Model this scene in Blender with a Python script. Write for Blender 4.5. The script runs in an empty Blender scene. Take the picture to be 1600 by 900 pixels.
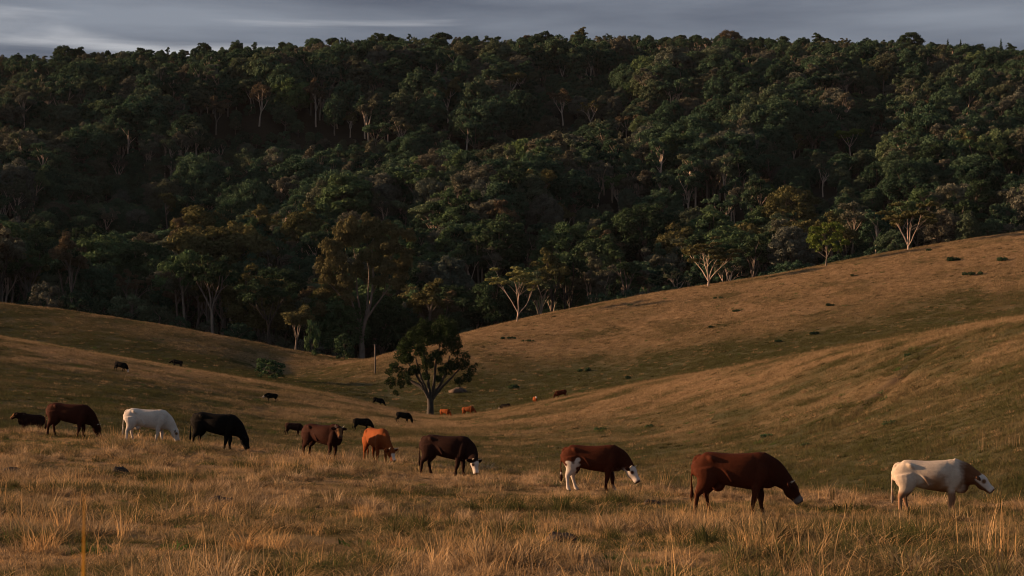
import bpy, math, random
import numpy as np
from mathutils import Vector, Matrix

SC = bpy.context.scene
COL = SC.collection
R = math.radians
F = 2986.0          # focal length in pixels of the 1600 px wide frame
CAMZ = 1.7          # eye height above the ground under the camera
YH = 640.0          # image row of the true horizon

# ------------------------------------------------------------------ camera
cam_d = bpy.data.cameras.new('camera')
cam = bpy.data.objects.new('camera', cam_d)
COL.objects.link(cam)
cam.location = (0, 0, CAMZ)
cam.rotation_euler = (R(90), 0, 0)
cam_d.sensor_width = 36.0
cam_d.lens = 36.0 * F / 1600.0
cam_d.shift_y = (YH - 450.0) / 1600.0
cam_d.clip_start = 0.1
cam_d.clip_end = 12000
cam_d.dof.use_dof = True
cam_d.dof.focus_distance = 75
cam_d.dof.aperture_fstop = 10.0
SC.camera = cam

# ------------------------------------------------------------------ world, sun
SUN_EL = 13.0
SUN_AZ = 278.0       # clockwise from +Y: the sun stands far to the left, a little beyond the camera's side
az, el = R(SUN_AZ), R(SUN_EL)
SUN = Vector((math.sin(az) * math.cos(el), math.cos(az) * math.cos(el), math.sin(el)))
world = bpy.data.worlds.new('World')
SC.world = world
world.use_nodes = True
nt = world.node_tree
for n in list(nt.nodes): nt.nodes.remove(n)
def WN(t, **k):
    n = nt.nodes.new(t)
    for a, b in k.items(): setattr(n, a, b)
    return n
def WL(a, b): nt.links.new(a, b)
w_out = WN('ShaderNodeOutputWorld'); w_bg = WN('ShaderNodeBackground')
w_bg.inputs['Strength'].default_value = 0.15
sky = WN('ShaderNodeTexSky', sky_type='NISHITA', sun_disc=False)
sky.sun_elevation = el; sky.sun_rotation = az
sky.air_density = 1.0; sky.dust_density = 2.0; sky.ozone_density = 1.5
tc = WN('ShaderNodeTexCoord')
mp = WN('ShaderNodeMapping'); mp.inputs['Scale'].default_value = (4.2, 4.2, 48.0)
mp.inputs['Location'].default_value = (0.35, 0.0, 0.2)
WL(tc.outputs['Generated'], mp.inputs['Vector'])
nz = WN('ShaderNodeTexNoise'); nz.inputs['Scale'].default_value = 1.0
nz.inputs['Detail'].default_value = 7; nz.inputs['Roughness'].default_value = 0.5
nz.inputs['Distortion'].default_value = 0.35
WL(mp.outputs['Vector'], nz.inputs['Vector'])
# gaps in the cloud sheet open up towards the sun
dp = WN('ShaderNodeVectorMath', operation='DOT_PRODUCT')
dp.inputs[1].default_value = SUN
WL(tc.outputs['Generated'], dp.inputs[0])
mr = WN('ShaderNodeMapRange'); mr.inputs['From Min'].default_value = 0.1; mr.inputs['From Max'].default_value = 0.45
mr.inputs['To Min'].default_value = -0.13; mr.inputs['To Max'].default_value = 0.02
WL(dp.outputs['Value'], mr.inputs['Value'])
ad = WN('ShaderNodeMath', operation='ADD'); WL(nz.outputs['Fac'], ad.inputs[0]); WL(mr.outputs['Result'], ad.inputs[1])
gap = WN('ShaderNodeMapRange', interpolation_type='SMOOTHSTEP'); gap.inputs['From Min'].default_value = 0.46; gap.inputs['From Max'].default_value = 0.66
WL(ad.outputs[0], gap.inputs['Value'])
mp2 = WN('ShaderNodeMapping'); mp2.inputs['Scale'].default_value = (3.0, 3.0, 26.0); mp2.inputs['Location'].default_value = (1.7, 0.3, 0.2)
WL(tc.outputs['Generated'], mp2.inputs['Vector'])
nz2 = WN('ShaderNodeTexNoise'); nz2.inputs['Scale'].default_value = 1.6; nz2.inputs['Detail'].default_value = 5
WL(mp2.outputs['Vector'], nz2.inputs['Vector'])
cr = WN('ShaderNodeValToRGB')
cr.color_ramp.elements[0].position = 0.36; cr.color_ramp.elements[0].color = (.35, .41, .54, 1)
cr.color_ramp.elements[1].position = 0.66; cr.color_ramp.elements[1].color = (.77, .86, 1.02, 1)
WL(nz2.outputs['Fac'], cr.inputs['Fac'])
# cloud gaps: thin veil lit by the Nishita sky behind it
gv = WN('ShaderNodeMix', data_type='RGBA'); gv.inputs['Factor'].default_value = 0.72
gv.inputs['B'].default_value = (1.50, 1.25, 1.17, 1)
WL(sky.outputs['Color'], gv.inputs['A'])
mxw = WN('ShaderNodeMix', data_type='RGBA')
WL(gap.outputs['Result'], mxw.inputs['Factor']); WL(cr.outputs['Color'], mxw.inputs['A']); WL(gv.outputs['Result'], mxw.inputs['B'])
WL(mxw.outputs['Result'], w_bg.inputs['Color']); WL(w_bg.outputs[0], w_out.inputs['Surface'])

sun_d = bpy.data.lights.new('sun', 'SUN')
sun_d.energy = 5.0
sun_d.angle = R(1.5)
sun_d.color = (1.0, 0.575, 0.31)
sun_o = bpy.data.objects.new('sun', sun_d); COL.objects.link(sun_o)
sun_o.rotation_euler = SUN.to_track_quat('Z', 'Y').to_euler()
sun_o.location = SUN * 300

SC.view_settings.view_transform = 'Standard'
SC.view_settings.look = 'None'
SC.view_settings.exposure = 1.1
SC.view_settings.gamma = 1.0
SC.view_settings.use_curve_mapping = False
SC.render.engine = 'CYCLES'
SC.cycles.max_bounces = 4
SC.cycles.diffuse_bounces = 2
SC.cycles.glossy_bounces = 2
SC.cycles.transmission_bounces = 2
SC.cycles.volume_bounces = 0
SC.cycles.use_denoising = True
SC.cycles.filter_width = 1.0
SC.cycles.sample_clamp_indirect = 4.0

# ------------------------------------------------------------------ numeric helpers
def _hash(ix, iy, seed):
    h = (ix.astype(np.int64) * 374761393 + iy.astype(np.int64) * 668265263 + seed * 974634777) & 0xFFFFFFFF
    h = ((h ^ (h >> 13)) * 1274126177) & 0xFFFFFFFF
    return ((h ^ (h >> 16)) & 0xFFFF) / 65535.0
def vnoise(x, y, seed=0):
    x = np.asarray(x, float); y = np.asarray(y, float)
    ix = np.floor(x); iy = np.floor(y); fx = x - ix; fy = y - iy
    fx = fx * fx * (3 - 2 * fx); fy = fy * fy * (3 - 2 * fy)
    a = _hash(ix, iy, seed); b = _hash(ix + 1, iy, seed); c = _hash(ix, iy + 1, seed); d = _hash(ix + 1, iy + 1, seed)
    return (a * (1 - fx) + b * fx) * (1 - fy) + (c * (1 - fx) + d * fx) * fy
def fbm(x, y, seed=0, o=4):
    s = 0; a = 0.5; t = 0
    for i in range(o):
        s = s + a * vnoise(x * 2 ** i + 17.3 * i, y * 2 ** i - 9.1 * i, seed + i); t += a; a *= 0.5
    return s / t
def smooth01(x, a, b):
    t = np.clip((x - a) / (b - a), 0, 1); return t * t * (3 - 2 * t)

# ------------------------------------------------------------------ terrain
# Each station is a ridge or valley line that runs across the landscape: for bearings u (columns of a
# 1600-wide frame) its distance Y and its apparent row y; heights follow, and are interpolated in depth.
UG = np.arange(-1200, 2801, 20.0)
def curve(pts):
    p = np.array(pts, float)
    v = np.interp(UG, p[:, 0], p[:, 1])
    k = np.exp(-0.5 * (np.arange(-6, 7) / 2.0) ** 2); k /= k.sum()
    return np.convolve(np.pad(v, 6, mode='edge'), k, mode='valid')
def zrow(y, Y): return CAMZ + (YH - y) / F * Y
ST = []
def st(Y, z): ST.append((np.broadcast_to(Y, UG.shape).astype(float), np.broadcast_to(z, UG.shape).astype(float)))
st(-90, 2.5); st(-25, 0.6); st(0, 0.0); st(20, -0.04)
st(40, curve([(-600, .1), (0, -.05), (400, -.3), (800, -.55), (1160, -.64), (1600, -.72), (2200, -.9)]))
Yf = curve([(-600, 85), (0, 80), (200, 78), (400, 75), (600, 72), (760, 68), (900, 64), (1000, 62), (1200, 56), (1400, 53), (1600, 51), (2200, 47)])
yf = curve([(-600, 650), (0, 673), (200, 686), (400, 704), (600, 723), (760, 740), (900, 750), (1000, 756), (1200, 769), (1400, 781), (1600, 791), (2200, 820)])
st(Yf, zrow(yf, Yf))
st(Yf + 33, zrow(yf, Yf + 33) - 1.7)
Ym = curve([(-600, 195), (0, 190), (640, 190), (800, 185), (1000, 170), (1200, 143), (1400, 124), (1600, 112), (2200, 100)])
ym = curve([(-600, 560), (0, 614), (200, 636), (400, 668), (450, 675), (565, 676), (640, 681), (800, 692), (1000, 694), (1200, 694), (1400, 682), (1600, 662), (2200, 600)])
st(Ym, zrow(ym, Ym))
Yb = curve([(-600, 340), (0, 330), (300, 330), (400, 325), (500, 315), (600, 300), (690, 290), (800, 285), (900, 280), (1000, 270), (1100, 258), (1200, 245), (1300, 230), (1400, 215), (1500, 202), (1600, 190), (2200, 170)])
yb = curve([(-600, 440), (0, 529), (100, 546), (200, 563), (300, 580), (400, 596), (500, 614), (600, 637), (650, 650), (690, 657), (740, 650), (800, 638), (900, 619), (1000, 600), (1100, 584), (1200, 567), (1300, 549), (1400, 532), (1500, 515), (1600, 499), (2200, 420)])
st(Yb, zrow(yb, Yb))
dip = curve([(0, 2.0), (500, 1.0), (690, 0.35), (900, 0.8), (1200, 2.5), (1600, 4.0)])
st(Yb + 17, zrow(yb, Yb + 17) - dip)
Yv = curve([(0, 400), (400, 375), (600, 348), (700, 325), (900, 335), (1200, 335), (1600, 335)])
yv = curve([(-600, 440), (0, 531), (200, 560), (400, 590), (520, 606), (600, 624), (672, 641), (750, 637), (900, 612), (1000, 598), (1200, 556), (1400, 522), (1600, 489), (2200, 420)])
st(Yv, zrow(yv, Yv))
Yd = curve([(-600, 435), (0, 432), (400, 412), (440, 405), (500, 405), (560, 415), (600, 425), (700, 445), (800, 465), (900, 475), (1000, 480), (1200, 485), (1600, 480), (2200, 480)])
yd = curve([(-600, 405), (0, 503), (200, 529), (400, 570), (440, 599), (500, 586), (560, 567), (600, 555), (700, 529), (800, 503), (900, 483), (1000, 464), (1100, 449), (1200, 435), (1300, 414), (1400, 394), (1500, 378), (1600, 363), (2200, 290)])
st(Yd, zrow(yd, Yd))
Ye = curve([(-600, 478), (0, 476), (200, 474), (400, 466), (500, 458), (600, 470), (700, 492), (800, 510), (900, 520), (1000, 525), (1600, 525), (2200, 525)])
ye = curve([(-600, 395), (0, 475), (100, 485), (200, 501), (300, 516), (400, 537), (500, 556), (540, 564), (600, 568), (700, 548), (800, 518), (900, 498), (1000, 479), (1200, 450), (1400, 409), (1600, 378), (2200, 310)])
st(Ye, zrow(ye, Ye))
st(Ye + 45, zrow(ye + 22, Ye + 45))
Y1 = 640.0
y1 = curve([(-600, 360), (0, 402), (400, 425), (800, 405), (1200, 365), (1600, 302), (2200, 250)]); st(Y1, zrow(y1, Y1))
Y2 = 800.0
y2 = curve([(-600, 250), (0, 262), (400, 275), (800, 268), (1200, 236), (1600, 190), (2200, 170)]); st(Y2, zrow(y2, Y2))
Y3 = 900.0
y3 = curve([(-600, 250), (0, 222), (200, 178), (400, 150), (700, 138), (1000, 150), (1300, 150), (1600, 130), (2200, 130)]); st(Y3, zrow(y3, Y3))
Y4 = 965.0
y4 = curve([(-600, 230), (0, 214), (200, 182), (400, 152), (700, 124), (1000, 116), (1300, 118), (1600, 116), (2200, 120)]); st(Y4, zrow(y4, Y4))
Y5 = 1060.0
y5 = curve([(-600, 115), (0, 106), (200, 101), (400, 92), (600, 83), (900, 76), (1100, 76), (1300, 83), (1600, 95), (2200, 105)]); st(Y5, zrow(y5, Y5))
st(1300, zrow(y5, Y5) - 38); st(2600, 60); st(6000, 20); st(11000, 0)
SY = np.stack([a for a, b in ST], 1); SZ = np.stack([b for a, b in ST], 1)     # (len(UG), K)
FE = Ye + 4.0                                                                  # where pasture ends and the wood begins

def col_lookup(tab, u):
    i = np.clip((u - UG[0]) / 20.0, 0, len(UG) - 1.001); k = i.astype(int); f = (i - k)
    if tab.ndim == 1: return tab[k] * (1 - f) + tab[k + 1] * f
    f = f[:, None]; return tab[k] * (1 - f) + tab[k + 1] * f
def bearing(X, Y): return 800 + F * X / np.maximum(Y, 22.0)
def height(X, Y):
    X = np.atleast_1d(np.asarray(X, float)); Y = np.atleast_1d(np.asarray(Y, float))
    X, Y = np.broadcast_arrays(X, Y); shp = X.shape; X = X.ravel(); Y = Y.ravel()
    out = np.empty(len(X))
    for s in range(0, len(X), 60000):
        x = X[s:s + 60000]; y = Y[s:s + 60000]
        u = np.clip(bearing(x, y), -1190, 2790)
        ys = col_lookup(SY, u); zs = col_lookup(SZ, u)
        h = np.diff(ys, axis=1); d = np.diff(zs, axis=1) / h
        m = np.zeros_like(zs)
        a, b = d[:, :-1], d[:, 1:]
        w1 = 2 * h[:, 1:] + h[:, :-1]; w2 = h[:, 1:] + 2 * h[:, :-1]
        with np.errstate(divide='ignore', invalid='ignore'):
            hm = (w1 + w2) / (w1 / a + w2 / b)
        m[:, 1:-1] = np.where(a * b > 0, hm, 0.0); m[:, 0] = d[:, 0]; m[:, -1] = d[:, -1]
        k = np.clip((y[:, None] >= ys).sum(1) - 1, 0, ys.shape[1] - 2); r = np.arange(len(x))
        hk = h[r, k]; t = np.clip((y - ys[r, k]) / hk, 0, 1)
        z = ((1 + 2 * t) * (1 - t) ** 2 * zs[r, k] + t * (1 - t) ** 2 * hk * m[r, k] + t * t * (3 - 2 * t) * zs[r, k + 1] + t * t * (t - 1) * hk * m[r, k + 1])
        # natural unevenness, stronger on the far slopes
        z += (fbm(x / 3.1, y / 3.1, 5, 3) - .5) * (0.16 * smooth01(y, -30, 10) - .10 * smooth01(y, 90, 130))
        z += (fbm(x / 11.0, y / 11.0, 6, 3) - .5) * 0.22 * smooth01(y, 95, 180)
        z += (fbm(x / 95.0, y / 95.0, 9, 3) - .5) * 34.0 * smooth01(y, 560, 680) * (1 - smooth01(y, 990, 1050))
        # a worn cattle track cut slantwise into the right-hand slope
        tt = np.clip((x - TRK[0][0]) / (TRK[1][0] - TRK[0][0]), 0, 1)
        ty = TRK[0][1] + tt * (TRK[1][1] - TRK[0][1]); on = (x > TRK[0][0] - 1) & (x < TRK[1][0] + 1)
        z -= np.where(on, 0.5 * np.exp(-((y - ty) / 1.1) ** 2), 0)
        out[s:s + 60000] = z
    return out.reshape(shp)
TRK = ((25.0, 142.0), (38.5, 172.0))
def hz(x, y): return float(height(x, y)[0])
def on_ground(px, py, y0, y1, lift=0.0):
    """first point at pixel (px, py) where a thing of height lift stands, between depths y0 and y1"""
    Ys = np.linspace(y0, y1, 1500); X = (px - 800) / F * Ys
    los = CAMZ + (YH - py) / F * Ys; g = height(X, Ys) + lift
    i = np.argmax(g >= los)
    if g[i] < los[i]: i = int(np.argmin(los - g))
    return float(X[i]), float(Ys[i]), float(g[i] - lift)

def green_and_shade(X, Y):
    """0 dry straw .. 1 green: scattered patches and slope feet, plus shade painted green in hollow and behind crests"""
    u = bearing(X, Y)
    uc = np.clip(u, -1190, 2790)
    g = smooth01(fbm(X / 7.0, Y / 9.0, 31, 4), .5, .72) * .6
    shade_tint = np.exp(-((u - 820) / 270.0) ** 2) * np.exp(-((Y - 335) / 36.0) ** 2) + .22 * smooth01(520 - u, 0, 120) * smooth01(Y - col_lookup(Yb, np.clip(u, -1190, 2790)), 10, 30)  # hollow's shade painted as darker green; weaker green over the left far hill
    yf_, yb_ = col_lookup(Yf, uc) + 10, col_lookup(Yb, uc)
    t = (Y - yf_) / (yb_ - yf_) + (fbm(X / 16.0, Y / 22.0, 41, 3) - .5) * .7          # 0 at the foot of the near slope, 1 on its crest
    foot = (Y > yf_) * (1 - smooth01(t, .3, 1.0)) * (.45 + .55 * smooth01(np.abs(u - 640), 60, 360)) * 1.0  # greener grass low on the slope, also carrying its shade in the colour
    t2 = Y - col_lookup(Yv, uc) + (fbm(X / 14.0, Y / 20.0, 43, 3) - .5) * 40
    lee_shade = (Y > yb_ + 8) * (1 - smooth01(t2, -8, 75)) * .9  # dark green band behind the crests: shade put into the grass colour
    return np.clip(g * (1 - .6 * (Y > yb_ + 15)) + shade_tint * 1.0 + foot + lee_shade, 0, 1) * (1 - .9 * np.exp(-((Y - yb_ + 4) / 10.0) ** 2))  # crest strip kept dry and pale, imitating rim light by colour

# ------------------------------------------------------------------ materials
def new_mat(name):
    m = bpy.data.materials.new(name); m.use_nodes = True
    for n in list(m.node_tree.nodes): m.node_tree.nodes.remove(n)
    return m
class NB:
    def __init__(s, m): s.t = m.node_tree
    def n(s, ty, **k):
        x = s.t.nodes.new(ty)
        for a, b in k.items(): setattr(x, a, b)
        return x
    def l(s, a, b): s.t.links.new(a, b)
    def ramp(s, fac, stops):
        r = s.n('ShaderNodeValToRGB'); e = r.color_ramp.elements
        while len(e) < len(stops): e.new(0.5)
        for q, (p, c) in zip(e, stops): q.position = p; q.color = (*c, 1)
        s.l(fac, r.inputs['Fac']); return r.outputs['Color']
    def mix(s, f, a, b, mode='MIX'):
        x = s.n('ShaderNodeMix', data_type='RGBA', blend_type=mode)
        for sock, v in (('Factor', f), ('A', a), ('B', b)):
            if hasattr(v, 'is_linked'): s.l(v, x.inputs[sock])
            elif isinstance(v, tuple): x.inputs[sock].default_value = (*v, 1)
            else: x.inputs[sock].default_value = v
        return x.outputs['Result']
    def math(s, op, a, b=0.5):
        x = s.n('ShaderNodeMath', operation=op)
        for i, v in enumerate((a, b)):
            if hasattr(v, 'is_linked'): s.l(v, x.inputs[i])
            else: x.inputs[i].default_value = v
        return x.outputs[0]
    def noise(s, scale, vec=None, detail=4, rough=.55):
        x = s.n('ShaderNodeTexNoise'); x.inputs['Scale'].default_value = scale; x.inputs['Detail'].default_value = detail; x.inputs['Roughness'].default_value = rough
        if vec is not None: s.l(vec, x.inputs['Vector'])
        return x.outputs['Fac']

def leafy(name, stops, trans=.25, attr='tint', lo=.6, hi=1.45, green=None, blade=False):
    """thin foliage: diffuse + translucent; colour by a random value per plant, and per leaf"""
    m = new_mat(name); b = NB(m)
    oi = b.n('ShaderNodeObjectInfo'); at = b.n('ShaderNodeAttribute', attribute_name=attr)
    c = b.ramp(at.outputs['Fac'] if blade else oi.outputs['Random'], stops)
    if green is not None:
        ga = b.n('ShaderNodeAttribute', attribute_name='green', attribute_type='INSTANCER')
        gj = b.math('ADD', 1.08, b.math('MULTIPLY', b.math('SUBTRACT', at.outputs['Fac'], .5), .8))
        gj = b.math('MULTIPLY', gj, ga.outputs['Fac'])
        cl = b.n('ShaderNodeClamp'); b.l(gj, cl.inputs['Value'])
        c = b.mix(cl.outputs['Result'], c, green)
    v = b.n('ShaderNodeMapRange'); v.inputs['To Min'].default_value = lo; v.inputs['To Max'].default_value = hi
    b.l(at.outputs['Fac'], v.inputs['Value'])
    hs = b.n('ShaderNodeHueSaturation'); b.l(c, hs.inputs['Color']); b.l(v.outputs['Result'], hs.inputs['Value'])
    d = b.n('ShaderNodeBsdfDiffuse'); t = b.n('ShaderNodeBsdfTranslucent'); mx = b.n('ShaderNodeMixShader'); o = b.n('ShaderNodeOutputMaterial')
    b.l(hs.outputs['Color'], d.inputs['Color']); b.l(hs.outputs['Color'], t.inputs['Color'])
    mx.inputs['Fac'].default_value = trans
    b.l(d.outputs[0], mx.inputs[1]); b.l(t.outputs[0], mx.inputs[2]); b.l(mx.outputs[0], o.inputs['Surface'])
    return m
def bark(name, c0, c1, scale=1.5):
    m = new_mat(name); b = NB(m)
    g = b.n('ShaderNodeNewGeometry'); mp_ = b.n('ShaderNodeMapping'); mp_.inputs['Scale'].default_value = (1, 1, .3)
    b.l(g.outputs['Position'], mp_.inputs['Vector'])
    c = b.ramp(b.noise(scale, mp_.outputs['Vector'], 5), [(.35, c0), (.65, c1)])
    p = b.n('ShaderNodeBsdfPrincipled'); p.inputs['Roughness'].default_value = .85; b.l(c, p.inputs['Base Color'])
    o = b.n('ShaderNodeOutputMaterial'); b.l(p.outputs[0], o.inputs['Surface'])
    return m
def plain(name, c0, c1, scale=8.0, rough=.8, bump=0.0):
    m = new_mat(name); b = NB(m)
    g = b.n('ShaderNodeNewGeometry'); nf = b.noise(scale, g.outputs['Position'], 5)
    p = b.n('ShaderNodeBsdfPrincipled'); p.inputs['Roughness'].default_value = rough
    b.l(b.ramp(nf, [(.3, c0), (.7, c1)]), p.inputs['Base Color'])
    if bump:
        bp = b.n('ShaderNodeBump'); bp.inputs['Strength'].default_value = bump; b.l(nf, bp.inputs['Height']); b.l(bp.outputs[0], p.inputs['Normal'])
    o = b.n('ShaderNodeOutputMaterial'); b.l(p.outputs[0], o.inputs['Surface'])
    return m

STRAW = [(0.0, (.10, .070, .044)), (.3, (.21, .148, .088)), (.65, (.38, .27, .160)), (1.0, (.62, .455, .28))]
GREEN = (.060, .066, .024)
M_grass = leafy('dry_grass', STRAW, .3, green=GREEN)
M_hillgrass = leafy('hill_grass', [(0, (.15, .108, .060)), (.5, (.24, .172, .098)), (1, (.35, .256, .152))], .25, green=(.060, .064, .026), lo=.55, hi=1.5, blade=True)
M_straw = leafy('straw', [(0, (.40, .25, .11)), (1, (.52, .36, .18))], .35)
M_weed = leafy('green_weed', [(0, (.03, .065, .018)), (1, (.06, .11, .03))], .3)
M_darkweed = leafy('dark_weed', [(0, (.022, .025, .010)), (1, (.04, .038, .016))], .2)
FOREST = [(0, (.022, .044, .029)), (.25, (.036, .070, .044)), (.55, (.052, .090, .054)), (.72, (.066, .084, .054)), (.85, (.080, .080, .060)), (.94, (.084, .098, .082)), (1.0, (.076, .122, .050))]
M_forest = leafy('forest_leaves', FOREST, .2)
M_leaf = {
    'dark': leafy('dark_leaves', [(0, (.020, .038, .022)), (1, (.040, .066, .034))], .2),
    'green': leafy('green_leaves', [(0, (.042, .076, .038)), (1, (.066, .106, .050))], .2),
    'bright': leafy('bright_leaves', [(0, (.070, .108, .026)), (1, (.10, .138, .036))], .25),
    'olive': leafy('olive_leaves', [(0, (.064, .068, .030)), (1, (.094, .092, .042))], .2),
    'rust': leafy('rust_leaves', [(0, (.070, .060, .040)), (1, (.094, .076, .048))], .2),
    'grey': leafy('grey_leaves', [(0, (.072, .082, .058)), (1, (.11, .115, .086))], .2),
    'gum': leafy('gum_leaves', [(0, (.084, .082, .040)), (1, (.092, .088, .044))], .2),
    'pale': leafy('pale_leaves', [(0, (.15, .165, .065)), (1, (.17, .18, .072))], .25),
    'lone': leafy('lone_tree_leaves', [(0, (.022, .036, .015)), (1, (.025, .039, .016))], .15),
}
M_bark = {'dark': bark('dark_bark', (.013, .011, .009), (.032, .026, .020)),
          'grey': bark('grey_bark', (.08, .068, .055), (.16, .135, .11)),
          'pale': bark('pale_bark', (.26, .21, .165), (.40, .335, .27), .8)}
M_dung = plain('dung', (.008, .006, .005), (.022, .016, .012), 14, .9, .4)
M_post = bark('weathered_post', (.045, .036, .028), (.09, .072, .056), 3)
M_rock = plain('mound_earth', (.03, .022, .015), (.075, .05, .032), 1.2, .95, .6)
M_horn = plain('horn', (.25, .22, .17), (.45, .40, .32), 20, .5)
M_eye = plain('eye', (.004, .003, .003), (.006, .005, .004), 20, .15)

def ground_mat(name, stops, forest=False):
    m = new_mat(name); b = NB(m)
    g = b.n('ShaderNodeNewGeometry'); P = g.outputs['Position']
    n1 = b.noise(.35, P, 7, .65); n2 = b.noise(7.0, P, 6, .8)
    f = b.math('ADD', b.math('MULTIPLY', n1, .6), b.math('MULTIPLY', n2, .4))
    c = b.ramp(f, stops)
    if not forest:
        at = b.n('ShaderNodeAttribute', attribute_name='green')
        c = b.mix(at.outputs['Fac'], c, (.055, .054, .025))
        tr = b.n('ShaderNodeAttribute', attribute_name='bare')
        c = b.mix(tr.outputs['Fac'], c, (.045, .026, .016))
    else:
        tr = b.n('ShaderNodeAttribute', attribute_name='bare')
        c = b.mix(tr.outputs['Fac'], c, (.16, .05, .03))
    p = b.n('ShaderNodeBsdfPrincipled'); p.inputs['Roughness'].default_value = .95; p.inputs['Specular IOR Level'].default_value = .1
    b.l(c, p.inputs['Base Color'])
    bp = b.n('ShaderNodeBump'); bp.inputs['Strength'].default_value = .6; bp.inputs['Distance'].default_value = .12
    b.l(n2, bp.inputs['Height']); b.l(bp.outputs[0], p.inputs['Normal'])
    o = b.n('ShaderNodeOutputMaterial'); b.l(p.outputs[0], o.inputs['Surface'])
    return m
M_pasture = ground_mat('pasture_soil', [(.3, (.11, .072, .037)), (.5, (.16, .104, .052)), (.7, (.21, .135, .068))])
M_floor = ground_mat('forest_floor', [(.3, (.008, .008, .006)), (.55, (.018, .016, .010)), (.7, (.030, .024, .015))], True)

# ------------------------------------------------------------------ mesh helpers
def mesh_np(name, V, Fq, mats, mi=None, attrs=None, smooth=False):
    """V (n,3); Fq list of (m,k) int arrays, one per face size"""
    me = bpy.data.meshes.new(name)
    V = np.asarray(V, np.float32)
    loops = np.concatenate([f.ravel() for f in Fq]).astype(np.int32)
    sizes = np.concatenate([np.full(len(f), f.shape[1]) for f in Fq]).astype(np.int32)
    starts = np.concatenate([[0], np.cumsum(sizes)[:-1]]).astype(np.int32)
    me.vertices.add(len(V)); me.vertices.foreach_set('co', V.ravel())
    me.loops.add(len(loops)); me.loops.foreach_set('vertex_index', loops)
    me.polygons.add(len(sizes)); me.polygons.foreach_set('loop_start', starts)
    for m in mats: me.materials.append(m)
    if mi is not None: me.polygons.foreach_set('material_index', np.asarray(mi, np.int32))
    me.polygons.foreach_set('use_smooth', np.full(len(sizes), smooth))
    me.update(calc_edges=True)
    for an, (dom, arr) in (attrs or {}).items():
        a = me.attributes.new(an, 'FLOAT', dom); a.data.foreach_set('value', np.asarray(arr, np.float32))
    me.validate()
    return me
def link(name, data, parent=None, loc=None, rot=None, scl=None):
    o = bpy.data.objects.new(name, data); COL.objects.link(o)
    if parent is not None: o.parent = parent
    if loc is not None: o.location = loc
    if rot is not None: o.rotation_euler = rot
    if scl is not None: o.scale = scl if hasattr(scl, '__len__') else (scl,) * 3
    return o
def tag(o, label=None, cat=None, group=None, kind=None):
    if label: o['label'] = label
    if cat: o['category'] = cat
    if group: o['group'] = group
    if kind: o['kind'] = kind
    return o
class Acc:
    """collects quads/tris with per-face tint and material index"""
    def __init__(s): s.V = []; s.Q = []; s.T = []; s.qt = []; s.tt = []; s.qm = []; s.tm = []; s.n = 0
    def quads(s, V, Q, tint, mi=0):
        s.V.append(V); s.Q.append(Q + s.n); s.n += len(V); s.qt.append(np.broadcast_to(tint, len(Q))); s.qm.append(np.full(len(Q), mi))
    def tris(s, V, T, tint, mi=0):
        s.V.append(V); s.T.append(T + s.n); s.n += len(V); s.tt.append(np.broadcast_to(tint, len(T))); s.tm.append(np.full(len(T), mi))
    def mesh(s, name, mats, smooth=False):
        Fq = []; ti = []; mi = []
        if s.Q: Fq.append(np.concatenate(s.Q)); ti += s.qt; mi += s.qm
        if s.T: Fq.append(np.concatenate(s.T)); ti += s.tt; mi += s.tm
        return mesh_np(name, np.concatenate(s.V), Fq, mats, np.concatenate(mi), {'tint': ('FACE', np.concatenate(ti))}, smooth)

def tube(acc, pts, rad, sides=7, mi=0, tint=.5):
    P = np.asarray(pts, float); n = len(P); rad = np.asarray(rad, float)
    T = np.gradient(P, axis=0); T /= np.linalg.norm(T, axis=1)[:, None] + 1e-9
    ref = np.array([0.31, 0.95, 0.05]); A = np.cross(T, ref); A /= np.linalg.norm(A, axis=1)[:, None] + 1e-9; B = np.cross(T, A)
    a = np.linspace(0, 2 * np.pi, sides, endpoint=False)
    V = P[:, None, :] + rad[:, None, None] * (np.cos(a)[None, :, None] * A[:, None, :] + np.sin(a)[None, :, None] * B[:, None, :])
    i = np.arange(n - 1)[:, None] * sides; j = np.arange(sides)[None, :]; k = (j + 1) % sides
    Q = np.stack([i + j, i + k, i + sides + k, i + sides + j], -1).reshape(-1, 4)
    acc.quads(V.reshape(-1, 3), Q, tint, mi)

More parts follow.
